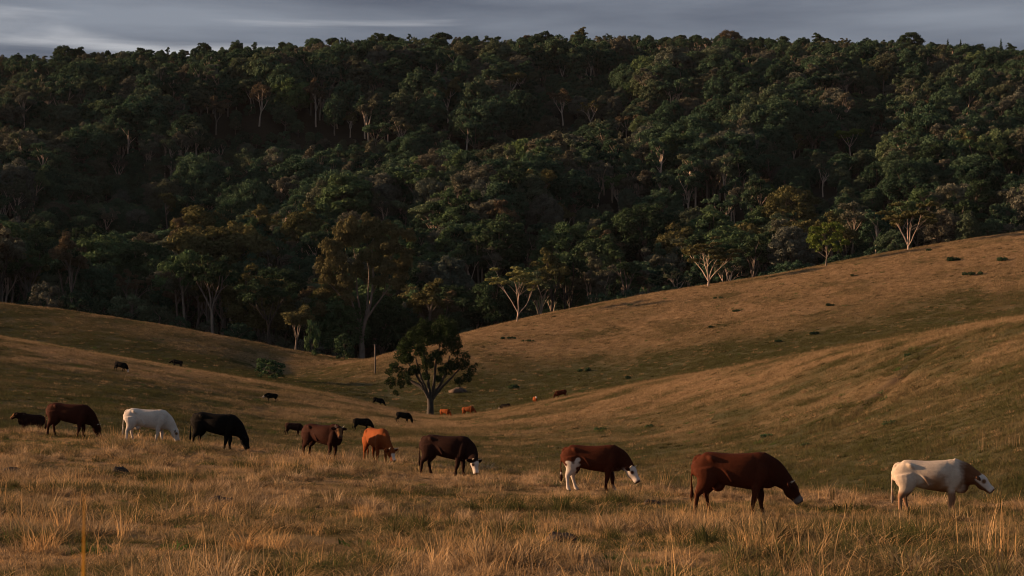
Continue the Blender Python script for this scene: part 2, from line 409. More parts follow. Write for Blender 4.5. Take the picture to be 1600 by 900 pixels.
# ------------------------------------------------------------------ the ground sheets
def build_ground():
    us = np.concatenate([np.arange(-900, -100, 40.0), np.arange(-100, 1700, 9.0), np.arange(1700, 2501, 40.0)])
    Ys = [-70.0]
    while Ys[-1] < 10500:
        y = Ys[-1]
        Ys.append(y + (4 if y < 8 else max(.5, y * .011) if y < 540 else y * .012 if y < 1150 else y * .12))
    Ys = np.array(Ys)
    Ye_ = np.sqrt(Ys ** 2 + 35.0 ** 2) * np.where(Ys < 30, 1.0, 1.0)
    X = (us[None, :] - 800) / F * Ye_[:, None]; Y = np.broadcast_to(Ys[:, None], X.shape)
    Z = height(X, Y); nr, nc = X.shape
    V = np.stack([X, Y, Z], -1).reshape(-1, 3)
    i = np.arange(nr - 1)[:, None] * nc; j = np.arange(nc - 1)[None, :]
    Q = np.stack([i + j, i + j + 1, i + nc + j + 1, i + nc + j], -1).reshape(-1, 4)
    cx = V[Q].mean(1); u = bearing(cx[:, 0], cx[:, 1]); uc = np.clip(u, -1190, 2790)
    fe = col_lookup(FE, uc); fg = col_lookup(Yf, uc) + 25; bc = col_lookup(Yb, uc) + 14
    part = np.where(cx[:, 1] < fg, 0, np.where(cx[:, 1] < bc, 1, np.where(cx[:, 1] < fe, 2, 3)))
    names = ['foreground_field', 'near_hillside', 'far_hillside', 'wooded_hill']
    labels = ['dry straw-coloured grass field in the foreground', 'grassy hillside just behind the cattle, sloping into a hollow',
              'far grassy hillside below the forest edge', 'steep forested hill rising to the ridge']
    g = green_and_shade(V[:, 0], V[:, 1])
    tt = np.clip((V[:, 0] - TRK[0][0]) / (TRK[1][0] - TRK[0][0]), 0, 1); ty = TRK[0][1] + tt * (TRK[1][1] - TRK[0][1])
    bare = np.where((tt > 0) & (tt < 1), np.exp(-((V[:, 1] - ty) / 1.6) ** 2), 0)
    uu = bearing(V[:, 0], V[:, 1])
    red = np.exp(-((uu - 905) / 70) ** 2) * np.exp(-((V[:, 1] - 790) / 22) ** 2) * 1.4 * (V[:, 1] > 560)
    bare = np.clip(np.maximum(bare, red * smooth01(fbm(V[:, 0] / 9, V[:, 1] / 9, 77, 3), .3, .6)), 0, 1)
    for k in range(4):
        q = Q[part == k]; used, inv = np.unique(q, return_inverse=True)
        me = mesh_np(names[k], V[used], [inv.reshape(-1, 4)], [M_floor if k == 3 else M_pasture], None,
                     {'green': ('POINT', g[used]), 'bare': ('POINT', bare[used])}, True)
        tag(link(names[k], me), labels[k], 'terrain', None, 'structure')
build_ground()

# ------------------------------------------------------------------ instancing (only for grass and the uncountable wood)
def gn_scatter(name, protos, pts, rot, scl, idx, extra=None):
    pc = bpy.data.collections.new(name + '_kinds')
    for i, me in enumerate(protos):
        pc.objects.link(bpy.data.objects.new('%s_kind_%02d' % (name, i), me))
    me = bpy.data.meshes.new(name); me.vertices.add(len(pts)); me.vertices.foreach_set('co', np.asarray(pts, np.float32).ravel())
    a = me.attributes.new('rot', 'FLOAT_VECTOR', 'POINT'); a.data.foreach_set('vector', np.asarray(rot, np.float32).ravel())
    a = me.attributes.new('scl', 'FLOAT_VECTOR', 'POINT'); a.data.foreach_set('vector', np.asarray(scl, np.float32).ravel())
    a = me.attributes.new('idx', 'INT', 'POINT'); a.data.foreach_set('value', np.asarray(idx, np.int32))
    for k, v in (extra or {}).items():
        a = me.attributes.new(k, 'FLOAT', 'POINT'); a.data.foreach_set('value', np.asarray(v, np.float32))
    o = link(name, me)
    ng = bpy.data.node_groups.new(name + '_scatter', 'GeometryNodeTree')
    ng.interface.new_socket('Geometry', in_out='INPUT', socket_type='NodeSocketGeometry')
    ng.interface.new_socket('Geometry', in_out='OUTPUT', socket_type='NodeSocketGeometry')
    gi = ng.nodes.new('NodeGroupInput'); go = ng.nodes.new('NodeGroupOutput'); ip = ng.nodes.new('GeometryNodeInstanceOnPoints')
    ci = ng.nodes.new('GeometryNodeCollectionInfo'); ci.inputs['Collection'].default_value = pc
    ci.inputs['Separate Children'].default_value = True; ci.inputs['Reset Children'].default_value = True
    def na(n, t):
        x = ng.nodes.new('GeometryNodeInputNamedAttribute'); x.data_type = t; x.inputs['Name'].default_value = n; return x.outputs['Attribute']
    er = ng.nodes.new('FunctionNodeEulerToRotation')
    L = ng.links.new
    L(na('rot', 'FLOAT_VECTOR'), er.inputs[0]); L(er.outputs[0], ip.inputs['Rotation'])
    L(gi.outputs[0], ip.inputs['Points']); L(ci.outputs[0], ip.inputs['Instance']); ip.inputs['Pick Instance'].default_value = True
    L(na('idx', 'INT'), ip.inputs['Instance Index']); L(na('scl', 'FLOAT_VECTOR'), ip.inputs['Scale']); L(ip.outputs[0], go.inputs[0])
    md = o.modifiers.new('scatter', 'NODES'); md.node_group = ng
    return o

# ------------------------------------------------------------------ trees
def rnd_unit(rg, n):
    v = rg.normal(size=(n, 3)); return v / np.linalg.norm(v, axis=1)[:, None]
def clump(acc, rg, c, r, s, cover=1.25, flat=.8, mi=0, low=-.35, tint=None):
    """a puff of leaves: small faces turned outwards around a squashed ball"""
    n = max(8, int(10.0 * r * r / (s * s) * cover))
    d = rnd_unit(rg, int(n * 1.7)); d = d[d[:, 2] > low + rg.uniform(-.2, .2, len(d))][:n]; n = len(d)
    lump = 1 + .22 * np.sin(d[:, 0] * 5 + c[0]) * np.cos(d[:, 1] * 5 + c[1])
    rr = r * lump * (1 - .45 * rg.random(n) ** 2)
    P = np.asarray(c) + d * rr[:, None] * np.array([1, 1, flat])
    N = d + .9 * rnd_unit(rg, n); N /= np.linalg.norm(N, axis=1)[:, None]
    A = np.cross(N, rnd_unit(rg, n)); A /= np.linalg.norm(A, axis=1)[:, None] + 1e-9; B = np.cross(N, A)
    sa = s * rg.uniform(.55, 1.15, n)[:, None]; sb = s * rg.uniform(.35, .75, n)[:, None]
    V = np.stack([P - A * sa, P - B * sb * .9 + A * sa * .1, P + A * sa, P + B * sb], 1).reshape(-1, 3)
    t0 = rg.uniform(.25, .75) if tint is None else tint
    acc.quads(V, np.arange(4 * n).reshape(-1, 4), np.clip(t0 + rg.normal(0, .16, n), 0, 1), mi)
def limb(rg, p, d, L, r0, r1, n=5, wob=.16, up=.12):
    P = [np.array(p, float)]; d = np.array(d, float); d /= np.linalg.norm(d)
    for i in range(n):
        d = d + rg.normal(0, wob, 3) + np.array([0, 0, up]); d /= np.linalg.norm(d); P.append(P[-1] + d * L / n)
    return np.array(P), np.linspace(r0, r1, n + 1), d
def tilt(azm, ang): return np.array([math.cos(azm) * math.sin(ang), math.sin(azm) * math.sin(ang), math.cos(ang)])

def make_tree(seed, kind, H, s=.42, cover=1.05, **k):
    """returns (trunk Acc, crown Acc)"""
    rg = np.random.default_rng(seed); tr = Acc(); cw = Acc()
    def branchy(forkz, nl, a0, a1, ll, cr, flat, sub=2, topz=None, r0=None, wob=.13, up=.10, cl=1.0):
        r0 = r0 or H * k.get('r0', .0155)
        lean = tilt(rg.uniform(0, 6.28), rg.uniform(.02, .10))
        P, rr, d = limb(rg, (0, 0, -.6), lean, forkz * H + .6, r0 * 1.25, r0 * .85, 5, .05, .08)
        rr[0] *= 1.35; tube(tr, P, rr, 8)
        top = P[-1]; az0 = rg.uniform(0, 6.28)
        for i in range(nl):
            a = az0 + i * 6.283 / nl + rg.uniform(-.35, .35); L = ll * H * rg.uniform(.8, 1.15)
            st_ = top - np.array([0, 0, rg.uniform(0, .06) * H])
            Q, qr, qd = limb(rg, st_, tilt(a, rg.uniform(a0, a1)), L, r0 * .62, r0 * .22, 6, wob, up)
            tube(tr, Q, qr, 6)
            tips = [(Q[-1], 1.0)]
            for kx in range(sub):
                b = 3 + (kx % 3); L2 = L * rg.uniform(.3, .5); a2 = a + rg.uniform(-1.5, 1.5)
                S, sr, sd = limb(rg, Q[b], tilt(a2, rg.uniform(a0 + .1, a1 + .45)), L2, qr[b] * .7, qr[b] * .22, 4, wob, up)
                tube(tr, S, sr, 5); tips.append((S[-1], .85))
            for tp, w in tips:
                c = tp.copy()
                if topz: c[2] = min(c[2], topz * H)
                rr_ = cr * H * w * rg.uniform(.75, 1.2) * cl
                clump(cw, rg, c, rr_, s, cover, flat)
                for e in range(rg.integers(1, 3)):
                    o_ = rnd_unit(rg, 1)[0] * rr_ * .95; o_[2] *= flat * .7
                    clump(cw, rg, c + o_, rr_ * rg.uniform(.5, .75), s, cover, flat)
    if kind == 'gum': branchy(k.get('fork', .30), k.get('nl', 4), .25, .62, .46, k.get('cr', .070), .85, k.get('sub', 4))
    elif kind == 'umbrella': branchy(k.get('fork', .42), k.get('nl', 6), .50, .98, .46, k.get('cr', .10), .58, k.get('sub', 2), .92, up=.05)
    elif kind == 'domed': branchy(.34, k.get('nl', 5), .35, .85, .42, .115, .8, 2, .90, up=.06)
    elif kind == 'vase': branchy(k.get('fork', .14), k.get('nl', 5), .16, .46, .62, k.get('cr', .09), .5, k.get('sub', 4), .94, wob=.09, up=.0)
    elif kind == 'sparse': branchy(k.get('fork', .34), k.get('nl', 5), .30, .75, .44, k.get('cr', .055), .7, k.get('sub', 3), wob=.2)
    elif kind == 'tall':
        P, rr, d = limb(rg, (0, 0, -.6), (0.03, 0, 1), H * .86, H * .017, H * .006, 7, .03, .1); tube(tr, P, rr, 7)
        for i in range(k.get('n', 15)):
            zz = rg.uniform(.58, .95); a = rg.uniform(0, 6.28); q = H * rg.uniform(.04, .15) * (1.2 - abs(zz - .75) * 2)
            c = np.array([math.cos(a) * q, math.sin(a) * q, zz * H])
            b = P[min(6, int(zz * 7))]; tube(tr, [b, (b + c) / 2 + [0, 0, -.1], c], [H * .006, H * .004, H * .002], 4)
            clump(cw, rg, c, H * rg.uniform(.055, .085), s, cover, .8)
    elif kind == 'conifer':
        P, rr, d = limb(rg, (0, 0, -.6), (0, 0, 1), H, H * .02, H * .004, 6, .01, .1); tube(tr, P, rr, 6)
        for i in range(26):
            t = i / 25; zz = H * (.16 + .82 * t); q = H * .15 * (1 - t) + .1; a = i * 2.4
            clump(cw, rg, (math.cos(a) * q * .7, math.sin(a) * q * .7, zz), H * (.085 * (1 - t) + .025), s * .8, cover, .8)
    else:   # 'round', 'bush': full crown, many puffs over an egg
        cz, rx, rz, lo = (.58, k.get('rx', .34), .40, -.75) if kind == 'round' else (.42, k.get('rx', .62), .50, -.8)
        P, rr, d = limb(rg, (0, 0, -.6), (0.02, 0.02, 1), H * .62, H * .022, H * .009, 5, .06, .1); tube(tr, P, rr, 7)
        n = k.get('n', 34); g = 2.39996
        for i in range(n):
            zc = 1 - (i + .5) * (1 - lo) / n; q = math.sqrt(max(0, 1 - zc * zc)); a = i * g + rg.uniform(-.3, .3); w = rg.uniform(.68, 1.0)
            c = np.array([math.cos(a) * q * rx * w * H, math.sin(a) * q * rx * w * H, cz * H + zc * rz * w * H])
            if i % 3 == 0: b = P[min(5, 2 + i % 4)]; tube(tr, [b, (b + c) / 2, c], [H * .009, H * .006, H * .003], 5)
            clump(cw, rg, c, H * (rg.uniform(.06, .115) if kind == 'round' else rg.uniform(.11, .2)), s, cover, .82)
    return tr, cw
def both(seed, kind, H, barkm, leafm, **k):
    tr, cw = make_tree(seed, kind, H, **k)
    a = Acc()
    for src, mi in ((tr, 0), (cw, 1)):
        base = a.n
        V = np.concatenate(src.V); a.V.append(V)
        for q in src.Q: a.Q.append(q + base); a.qm.append(np.full(len(q), mi))
        a.qt += src.qt; a.n += len(V)
    return a.mesh('tree_kind', [barkm, leafm])

# prototype kinds: (kind, height, bark) -> trunk mesh and crown mesh shared by copies
PROTO = {}
def proto(key, seed, kind, H, **k):
    tr, cw = make_tree(seed, kind, H, **k)
    PROTO[key] = (tr.mesh(key + '_trunk', [M_bark['grey']], True), cw.mesh(key + '_crown', [M_forest]), H)
for i in range(4): proto('round%d' % i, 100 + i, 'round', 14, s=.31, n=58 + 4 * i, rx=.30 + .045 * i)
for i in range(3): proto('gum%d' % i, 200 + i, 'gum', 18, s=.33, nl=4 + i % 2)
for i in range(3): proto('umbrella%d' % i, 300 + i, 'umbrella', 15, s=.33, nl=5 + i)
for i in range(2): proto('tall%d' % i, 400 + i, 'tall', 19, s=.33)
for i in range(2): proto('sparse%d' % i, 500 + i, 'sparse', 16, s=.28)
for i in range(2): proto('bush%d' % i, 600 + i, 'bush', 5, s=.26, n=18)
for i in range(3): proto('domed%d' % i, 800 + i, 'domed', 12, s=.34, nl=5 + i % 2)
proto('conifer0', 700, 'conifer', 12, s=.4)

FULL_LEAF = {}
def tree_at(name, key, loc, H, rz, leaf, barkc, label, group, wx=1.0):
    tm, cm, h0 = PROTO[key]; s = H / h0
    root = link(name, None, None, loc, (0, 0, rz), (s * wx, s * wx, s))
    tag(root, label, 'tree', group)
    for nm, me, mt in (('trunk', tm, M_bark[barkc]), ('crown', cm, M_leaf[leaf])):
        o = link(nm, me, root); o.material_slots[0].link = 'OBJECT'; o.material_slots[0].material = mt
    return root

random.seed(4)
FRONT = []
taken = []          # (X, Y, r) of trees placed by hand
# --- hand-placed forest trees: (px, row of top, height m, kind, leaf, bark, label)
FEAT = [
    (547, 170, 13, 'gum1', 'olive', 'pale', 'rounded olive tree with a pale forked trunk in the upper centre-left forest'),
    (980, 174, 14, 'umbrella1', 'rust', 'pale', 'broad brown umbrella tree with white branching limbs in the middle of the forest'),
    (405, 122, 22, 'gum0', 'rust', 'pale', 'tall brownish gum with pale trunk in the dark upper left forest band'),
    (494, 120, 23, 'gum2', 'rust', 'pale', 'tall pale-limbed brownish gum with its trunk in the dark band below the ridge'),
    (338, 142, 20, 'gum1', 'rust', 'grey', 'tall brown-crowned tree beside the pale gum in the upper left forest'),
    (700, 118, 22, 'gum2', 'gum', 'pale', 'large bronze-leaved gum with spreading crown above the dark central band'),
    (800, 106, 20, 'umbrella0', 'olive', 'pale', 'wide olive tree with one pale bare limb below the central skyline'),
    (880, 132, 19, 'gum0', 'rust', 'pale', 'brown-topped gum with slim pale trunk, right of the forest centre, below skyline'),
    (925, 150, 17, 'sparse0', 'olive', 'pale', 'thin leaning pale-trunked tree next to a brown umbrella tree'),
    (1240, 202, 15, 'gum1', 'olive', 'pale', 'yellow-olive gum with several pale stems in the right half of the forest'),
    (1286, 242, 15, 'sparse1', 'grey', 'pale', 'grey-leaved tree with a single straight white trunk in the right forest'),
    (1545, 237, 12, 'umbrella2', 'rust', 'pale', 'orange-brown dome tree with pale fork near the right edge of the forest'),
    (1588, 282, 19, 'sparse0', 'grey', 'pale', 'bare-limbed grey tree by the right frame edge above the pasture crest'),
    (1450, 155, 17, 'gum2', 'rust', 'pale', 'brown tree with bright white forked trunk in the upper right forest'),
    (1375, 170, 14, 'gum0', 'rust', 'pale', 'brown gum with short pale limbs left of the white forked trunk'),
    (1565, 97, 15, 'sparse1', 'rust', 'pale', 'pale-limbed tree just under the skyline near the right edge'),
    (1330, 195, 15, 'umbrella0', 'bright', 'pale', 'bright green flat-topped tree in the right half of the forest'),
    (1060, 300, 12, 'sparse1', 'grey', 'pale', 'slender white-trunked tree with grey crown in the lower central forest'),
    (884, 313, 15, 'gum2', 'gum', 'pale', 'tawny gum with bright white forked limbs in the lower central forest'),
    (975, 345, 11, 'sparse0', 'grey', 'grey', 'greyish half-bare tree between two white-trunked trees of the lower forest'),
    (1105, 318, 9, 'sparse1', 'bright', 'pale', 'small bright green tree with pale stem in the lower central forest'),
    (165, 318, 14, 'gum0', 'grey', 'pale', 'grey-brown gum with white forked trunk in the lower left forest'),
    (77, 352, 11, 'gum1', 'grey', 'pale', 'small pale-trunked tree with flat crown, leftmost of the lower left forest'),
    (103, 350, 11, 'sparse0', 'olive', 'grey', 'thin grey-stemmed tree beside the small pale-trunked tree at left'),
    (262, 300, 17, 'tall0', 'olive', 'grey', 'tall narrow olive tree in the lower left forest'),
    (1015, 410, 10, 'umbrella2', 'rust', 'grey', 'low brown umbrella tree just above the pasture crest'),
    (1210, 95, 13, 'round1', 'rust', 'grey', 'rust-brown bushy tree under the skyline right of centre'),
    (70, 118, 20, 'gum2', 'rust', 'grey', 'tall brownish tree in the dark band at the upper left'),
    (1125, 205, 12, 'round2', 'rust', 'pale', 'brown-leaved rounded tree with a pale leaning stem in the right forest'),
    (985, 128, 12, 'round0', 'green', 'grey', 'deep green dense tree in the upper central forest'),
    (1265, 345, 14, 'umbrella1', 'dark', 'grey', 'dark flat-topped tree left of the bright green tree on the crest'),
    (790, 250, 12, 'round3', 'bright', 'grey', 'light green spreading tree in the middle of the forest'),
    (1200, 290, 9, 'round1', 'bright', 'grey', 'yellow-green bushy tree in the right lower forest'),
    (680, 215, 9, 'sparse1', 'rust', 'pale', 'small reddish tree with pale stem in the central forest'),
    (1380, 105, 15, 'tall1', 'olive', 'grey', 'tall olive tree below the skyline in the upper right'),
    (260, 95, 16, 'gum0', 'gum', 'grey', 'bronze-topped tree below the skyline at upper left'),
]
for px, top, H, key, leaf, bk, lab in FEAT:
    x, y, z = on_ground(px, top, 545, 1075, H * .97)
    tree_at('forest_tree', key, (x, y, z - .15), H, random.uniform(0, 6.28), leaf, bk, lab, 'distinct trees of the hillside forest')
    taken.append((x, y, H * .34)); FRONT.append((x, y, H * .30, H))
# --- trees that stand clear on the skyline, left to right: (px, row of top, width factor, kind, leaf)
RIDGE = [(28, 84, 1, 'round0', 'dark'), (102, 72, 1.15, 'round2', 'dark'), (124, 74, .8, 'round1', 'dark'), (172, 74, .9, 'domed0', 'dark'), (190, 76, 1, 'domed1', 'dark'), (226, 70, 1.2, 'domed2', 'dark'),
         (262, 73, .7, 'tall0', 'dark'), (318, 68, 1.1, 'round1', 'dark'), (370, 64, .9, 'round0', 'dark'), (398, 65, .9, 'tall1', 'dark'), (448, 60, 1.2, 'domed0', 'dark'), (492, 60, 1, 'round3', 'green'), (521, 50, .9, 'domed1', 'dark'),
         (536, 54, .6, 'gum0', 'dark'), (590, 52, 1, 'round2', 'dark'), (612, 50, 1.1, 'domed2', 'dark'), (640, 52, .6, 'tall1', 'dark'), (659, 50, .8, 'domed0', 'dark'), (690, 42, 1.25, 'domed1', 'dark'), (735, 50, 1, 'domed2', 'dark'),
         (770, 50, 1.3, 'gum1', 'dark'), (820, 49, 1, 'domed0', 'rust'), (850, 45, 1.25, 'domed2', 'dark'), (905, 41, 1.3, 'gum2', 'olive'), (951, 48, 1.1, 'sparse1', 'dark'), (976, 62, .9, 'domed1', 'dark'),
         (1052, 47, 1.5, 'domed0', 'dark'), (1083, 53, 1, 'domed2', 'dark'), (1104, 57, .9, 'gum0', 'rust'), (1140, 48, 1.2, 'round3', 'rust'), (1195, 55, 1.2, 'domed1', 'dark'), (1217, 50, 1.3, 'domed0', 'dark'), (1282, 47, 1.3, 'gum2', 'dark'),
         (1318, 56, 1.1, 'gum0', 'olive'), (1355, 60, .9, 'round0', 'dark'), (1386, 56, 1, 'gum1', 'dark'), (1422, 51, 1.25, 'round2', 'dark'), (1458, 62, 1, 'domed2', 'dark'), (1481, 61, .8, 'conifer0', 'dark'), (1501, 62, .75, 'conifer0', 'dark'),
         (1530, 69, 1, 'round1', 'dark'), (1564, 61, .7, 'conifer0', 'dark'), (1580, 64, 1.1, 'gum2', 'dark')]
ORD = ['first', 'second', 'third', 'fourth', 'fifth', 'sixth', 'seventh', 'eighth', 'ninth', 'tenth']
def ordinal(i):
    n = i + 1; return ORD[i] if i < 10 else '%d%s' % (n, {1: 'st', 2: 'nd', 3: 'rd'}.get(n % 10 if n // 10 != 1 else 0, 'th'))
SHAPE = {'round': 'rounded', 'umbrella': 'flat-topped', 'gum': 'open-crowned', 'tall': 'narrow', 'sparse': 'thin-leaved', 'conifer': 'pointed', 'domed': 'dome-crowned'}
for i, (px, top, wf, key, leaf) in enumerate(RIDGE):
    Y = 1062.0 + (i % 3) * 6; X = (px - 800) / F * Y; g = hz(X, Y)
    H = max(7.0, CAMZ + (YH - top) / F * Y - g + .3)
    tint = {'dark': 'dark', 'rust': 'rust-brown', 'olive': 'olive', 'green': 'deep green'}[leaf]
    tree_at('skyline_tree', key, (X, Y, g - .15), H, random.uniform(0, 6.28), leaf, 'dark',
            '%s %s tree on the ridge skyline, %s from the left' % (tint, SHAPE[key[:-1]], ordinal(i)), 'trees along the ridge skyline', wf * 1.05)
    taken.append((X, Y, 4.0))

def unique_tree(name, label, x, y, z, tr, cw, leaf, barkc, rz=0, scl=1.0, group=None):
    root = link(name, None, None, (x, y, z), (0, 0, rz), scl); tag(root, label, 'tree', group)
    link('trunk', tr.mesh(name + '_trunk', [M_bark[barkc]], True), root)
    link('crown', cw.mesh(name + '_crown', [M_leaf[leaf]]), root)
    return root
# the big gum at the forest edge: forked pale trunk, bronze puffs of leaves on long limbs
def big_gum():
    rg = np.random.default_rng(8); tr = Acc(); cw = Acc(); H = 29.0
    tube(tr, [(0, 0, -1), (0, 0, 1.5), (.1, 0, 4), (-.1, 0, 6.2)], [1.05, .8, .62, .58], 10)
    limbs = [([(-.1, 0, 5.5), (-.9, .3, 8.5), (-2.6, .4, 13), (-4.6, .2, 17.5), (-6.0, 0, 21)], .42),
             ([(.1, 0, 5.8), (.8, -.3, 8.6), (2.1, -.5, 12), (3.0, -.4, 16.5), (2.4, 0, 22), (2.9, .2, 25)], .46),
             ([(0, 0, 6), (-.3, .5, 10), (-1.2, .8, 15), (-1.4, .6, 20), (-2.2, .2, 25)], .30),
             ([(.8, -.2, 8.8), (3.2, -.8, 11.6), (6.2, -1.2, 14.6), (8.8, -1.0, 17.5)], .26),
             ([(-.6, .3, 7.3), (-3.4, .6, 8.4), (-6.5, .4, 9.6), (-8.8, .2, 12.4)], .18),
             ([(2.6, -.4, 14), (5.0, .2, 18), (7.4, .6, 21.5)], .22),
             ([(-2.0, .4, 11.5), (-5.5, -.6, 14.0), (-8.6, -.8, 16.5)], .2),
             ([(.2, 0, 6.2), (1.0, 1.6, 11), (1.6, 3.0, 17), (1.0, 3.4, 22)], .28)]
    for P, r in limbs:
        P = np.array(P); t = np.linspace(0, len(P) - 1, len(P) * 3)
        PP = np.stack([np.interp(t, range(len(P)), P[:, j]) for j in range(3)], 1) + rg.normal(0, .05, (len(t), 3))
        tube(tr, PP, np.linspace(r, r * .25, len(t)), 7)
        for i in range(3):
            b = PP[rg.integers(len(PP) // 2, len(PP))]; e = b + rg.normal(0, 1.1, 3) + [0, 0, 1.6]; tube(tr, [b, (b + e) / 2 + rg.normal(0, .2, 3), e], [r * .25, r * .16, r * .07], 5)
    puffs = [(-9.2, 13.5, 2.3), (-9.4, 10.5, 1.8), (-8.0, 16.5, 2.3), (-6.6, 19.5, 2.6), (-7.6, 22.2, 2.3), (-4.8, 23.6, 2.7), (-2.6, 26.2, 2.5), (-.2, 24.2, 2.5), (1.6, 27.0, 2.2), (3.4, 25.2, 2.5), (5.2, 22.8, 2.5), (7.6, 22.2, 2.3), (9.0, 18.8, 2.5),
             (6.6, 18.2, 2.4), (10.6, 20.6, 1.9), (3.8, 19.6, 2.0), (-3.6, 15.6, 2.4), (-5.0, 13.2, 1.9), (-1.6, 18.4, 1.8), (-2.6, 12.8, 1.5), (8.6, 15.6, 1.8), (4.4, 15.6, 1.6), (11.0, 25.0, 1.7), (8.2, 25.2, 1.8), (-9.9, 19.2, 1.6), (0.8, 20.5, 1.9), (6.2, 26.6, 1.7), (-5.2, 26.3, 1.8)]
    for x, z, r in puffs:
        c = np.array([x, rg.uniform(-4, 4) * (1 - (z - 8) / 40), z])
        clump(cw, rg, c, r * .85, .30, 1.15, .9)
        for e in range(6):
            clump(cw, rg, c + rnd_unit(rg, 1)[0] * r * .85 * np.array([1, 1, .9]), r * rg.uniform(.35, .6), .28, 1.15, .85)
    y = 486.0; x = (565 - 800) / F * y; z = hz(x, y); s_ = (CAMZ + (YH - 338) / F * y - z) / 28.4
    unique_tree('gum_tree', 'big bronze-leaved gum with pale forked trunk at the forest edge', x, y, z - .3, tr, cw, 'gum', 'grey', 0, (1.06, 1.06, s_)); FRONT.append((x, y, 11, 30)); taken.append((x, y, 7))
    return x, y
GX, GY = big_gum()
# --- every other tree of the wood
rgf = np.random.default_rng(12)
cand = []
cell = 7.0
for Yr in np.arange(480, 1110, cell):
    half = .36 * Yr
    xs = np.arange(-half, half, cell)
    cand.append(np.stack([xs + rgf.uniform(-2.9, 2.9, len(xs)), np.full(len(xs), Yr) + rgf.uniform(-2.9, 2.9, len(xs))], 1))
cand = np.concatenate(cand)
u = bearing(cand[:, 0], cand[:, 1]); fe = col_lookup(Ye, np.clip(u, -1190, 2790))
cand = cand[cand[:, 1] > fe + 9]
for (x, y, r) in taken:
    cand = cand[(cand[:, 0] - x) ** 2 + ((cand[:, 1] - y) * np.where(cand[:, 1] < y, .55, 1.0)) ** 2 > (r * .8) ** 2]
u = bearing(cand[:, 0], cand[:, 1])
keep = ~((np.abs(u - 905) < 80) & (np.abs(cand[:, 1] - 784) < 22) & (rgf.random(len(cand)) < .8))
cand = cand[keep]
cz_ = height(cand[:, 0], cand[:, 1]); u = bearing(cand[:, 0], cand[:, 1])
keys = list(PROTO); N = len(cand); fe_ = col_lookup(Ye, np.clip(u, -1190, 2790))
pick = rgf.random(N); sp = fbm(cand[:, 0] / 38, cand[:, 1] / 38, 51, 2)
KI = np.zeros(N, int); HH = np.zeros(N)
for i in range(N):
    p = pick[i]; q = sp[i]
    if p < .10: k = 'bush%d' % rgf.integers(2); h = rgf.uniform(4.5, 7)
    elif q > .53: k = ('gum%d' % rgf.integers(3)) if p < .62 else ('tall%d' % rgf.integers(2)) if p < .8 else 'round%d' % rgf.integers(4); h = rgf.uniform(17, 25)
    elif q < .42: k = 'round%d' % rgf.integers(4) if p < .85 else 'umbrella%d' % rgf.integers(3); h = rgf.uniform(7, 12)
    else: k = 'round%d' % rgf.integers(4) if p < .55 else 'umbrella%d' % rgf.integers(3) if p < .68 else 'gum%d' % rgf.integers(3) if p < .9 else 'sparse%d' % rgf.integers(2); h = rgf.uniform(12, 19)
    if cand[i, 1] < fe_[i] + 24 and rgf.random() < .62: k = 'bush%d' % rgf.integers(2); h = rgf.uniform(4, 8)
    if cand[i, 1] > 800:
        row = col_lookup(y5, np.array([float(np.clip(u[i], -1100, 2700))]))[0] - 10 + rgf.uniform(-13, 11)
        h = min(h, max(4.0, CAMZ + (YH - row) / F * cand[i, 1] - cz_[i]))
    for (fx, fy, fr, fh) in FRONT:
        if 0 < fy - cand[i, 1] < 34 and abs(cand[i, 0] - fx * cand[i, 1] / fy) < fr: h = min(h, 2.0 + (fy - cand[i, 1]) * .22); break
    # low edge of the wood hangs into the valley behind the pasture crest
    KI[i] = keys.index(k); HH[i] = h
# the 220 that show largest: nearest, not hidden, inside the frame
inf = (u > -10) & (u < 1610)
Ycrest = np.full(N, 9e9)
vis = np.zeros(N, bool)
for i in np.where(inf & (cand[:, 1] < 720))[0]:
    t = np.linspace(.42, .97, 70); X = cand[i, 0] * t; Yq = cand[i, 1] * t
    los = CAMZ + (cz_[i] + HH[i] * .75 - CAMZ) * t
    vis[i] = bool(np.all(height(X, Yq) < los))
size = HH / cand[:, 1] * vis
order = np.argsort(-size)[:215]
zone_x = lambda uu: 'left' if uu < 420 else 'centre-left' if uu < 800 else 'centre-right' if uu < 1200 else 'right'
LMARK = [(20, 'by the left frame edge'), (150, 'above the leftmost far hillside'), (270, 'left of the far black cows'), (380, 'above the dip with the spiky shrub'), (480, 'just left of the big gum'), (565, 'behind the big gum'), (650, 'right of the big gum'), (720, 'above the lone tree'),
         (808, 'behind the small pale crest tree'), (900, 'right of the small pale crest tree'), (1000, 'left of the V-stemmed crest tree'), (1106, 'behind the V-stemmed crest tree'), (1200, 'right of the V-stemmed crest tree'), (1291, 'behind the bright green crest tree'), (1420, 'behind the slanting-stemmed crest tree'), (1500, 'right of the slanting-stemmed crest tree'), (1585, 'by the right frame edge')]
LEAFW = ['dark', 'dark', 'dark', 'green', 'green', 'green', 'olive', 'olive', 'rust', 'grey']
TINTW = {'dark': 'dark green', 'green': 'green', 'olive': 'olive', 'rust': 'brown-tinged', 'grey': 'grey-green', 'bright': 'bright green'}
EDGE = []
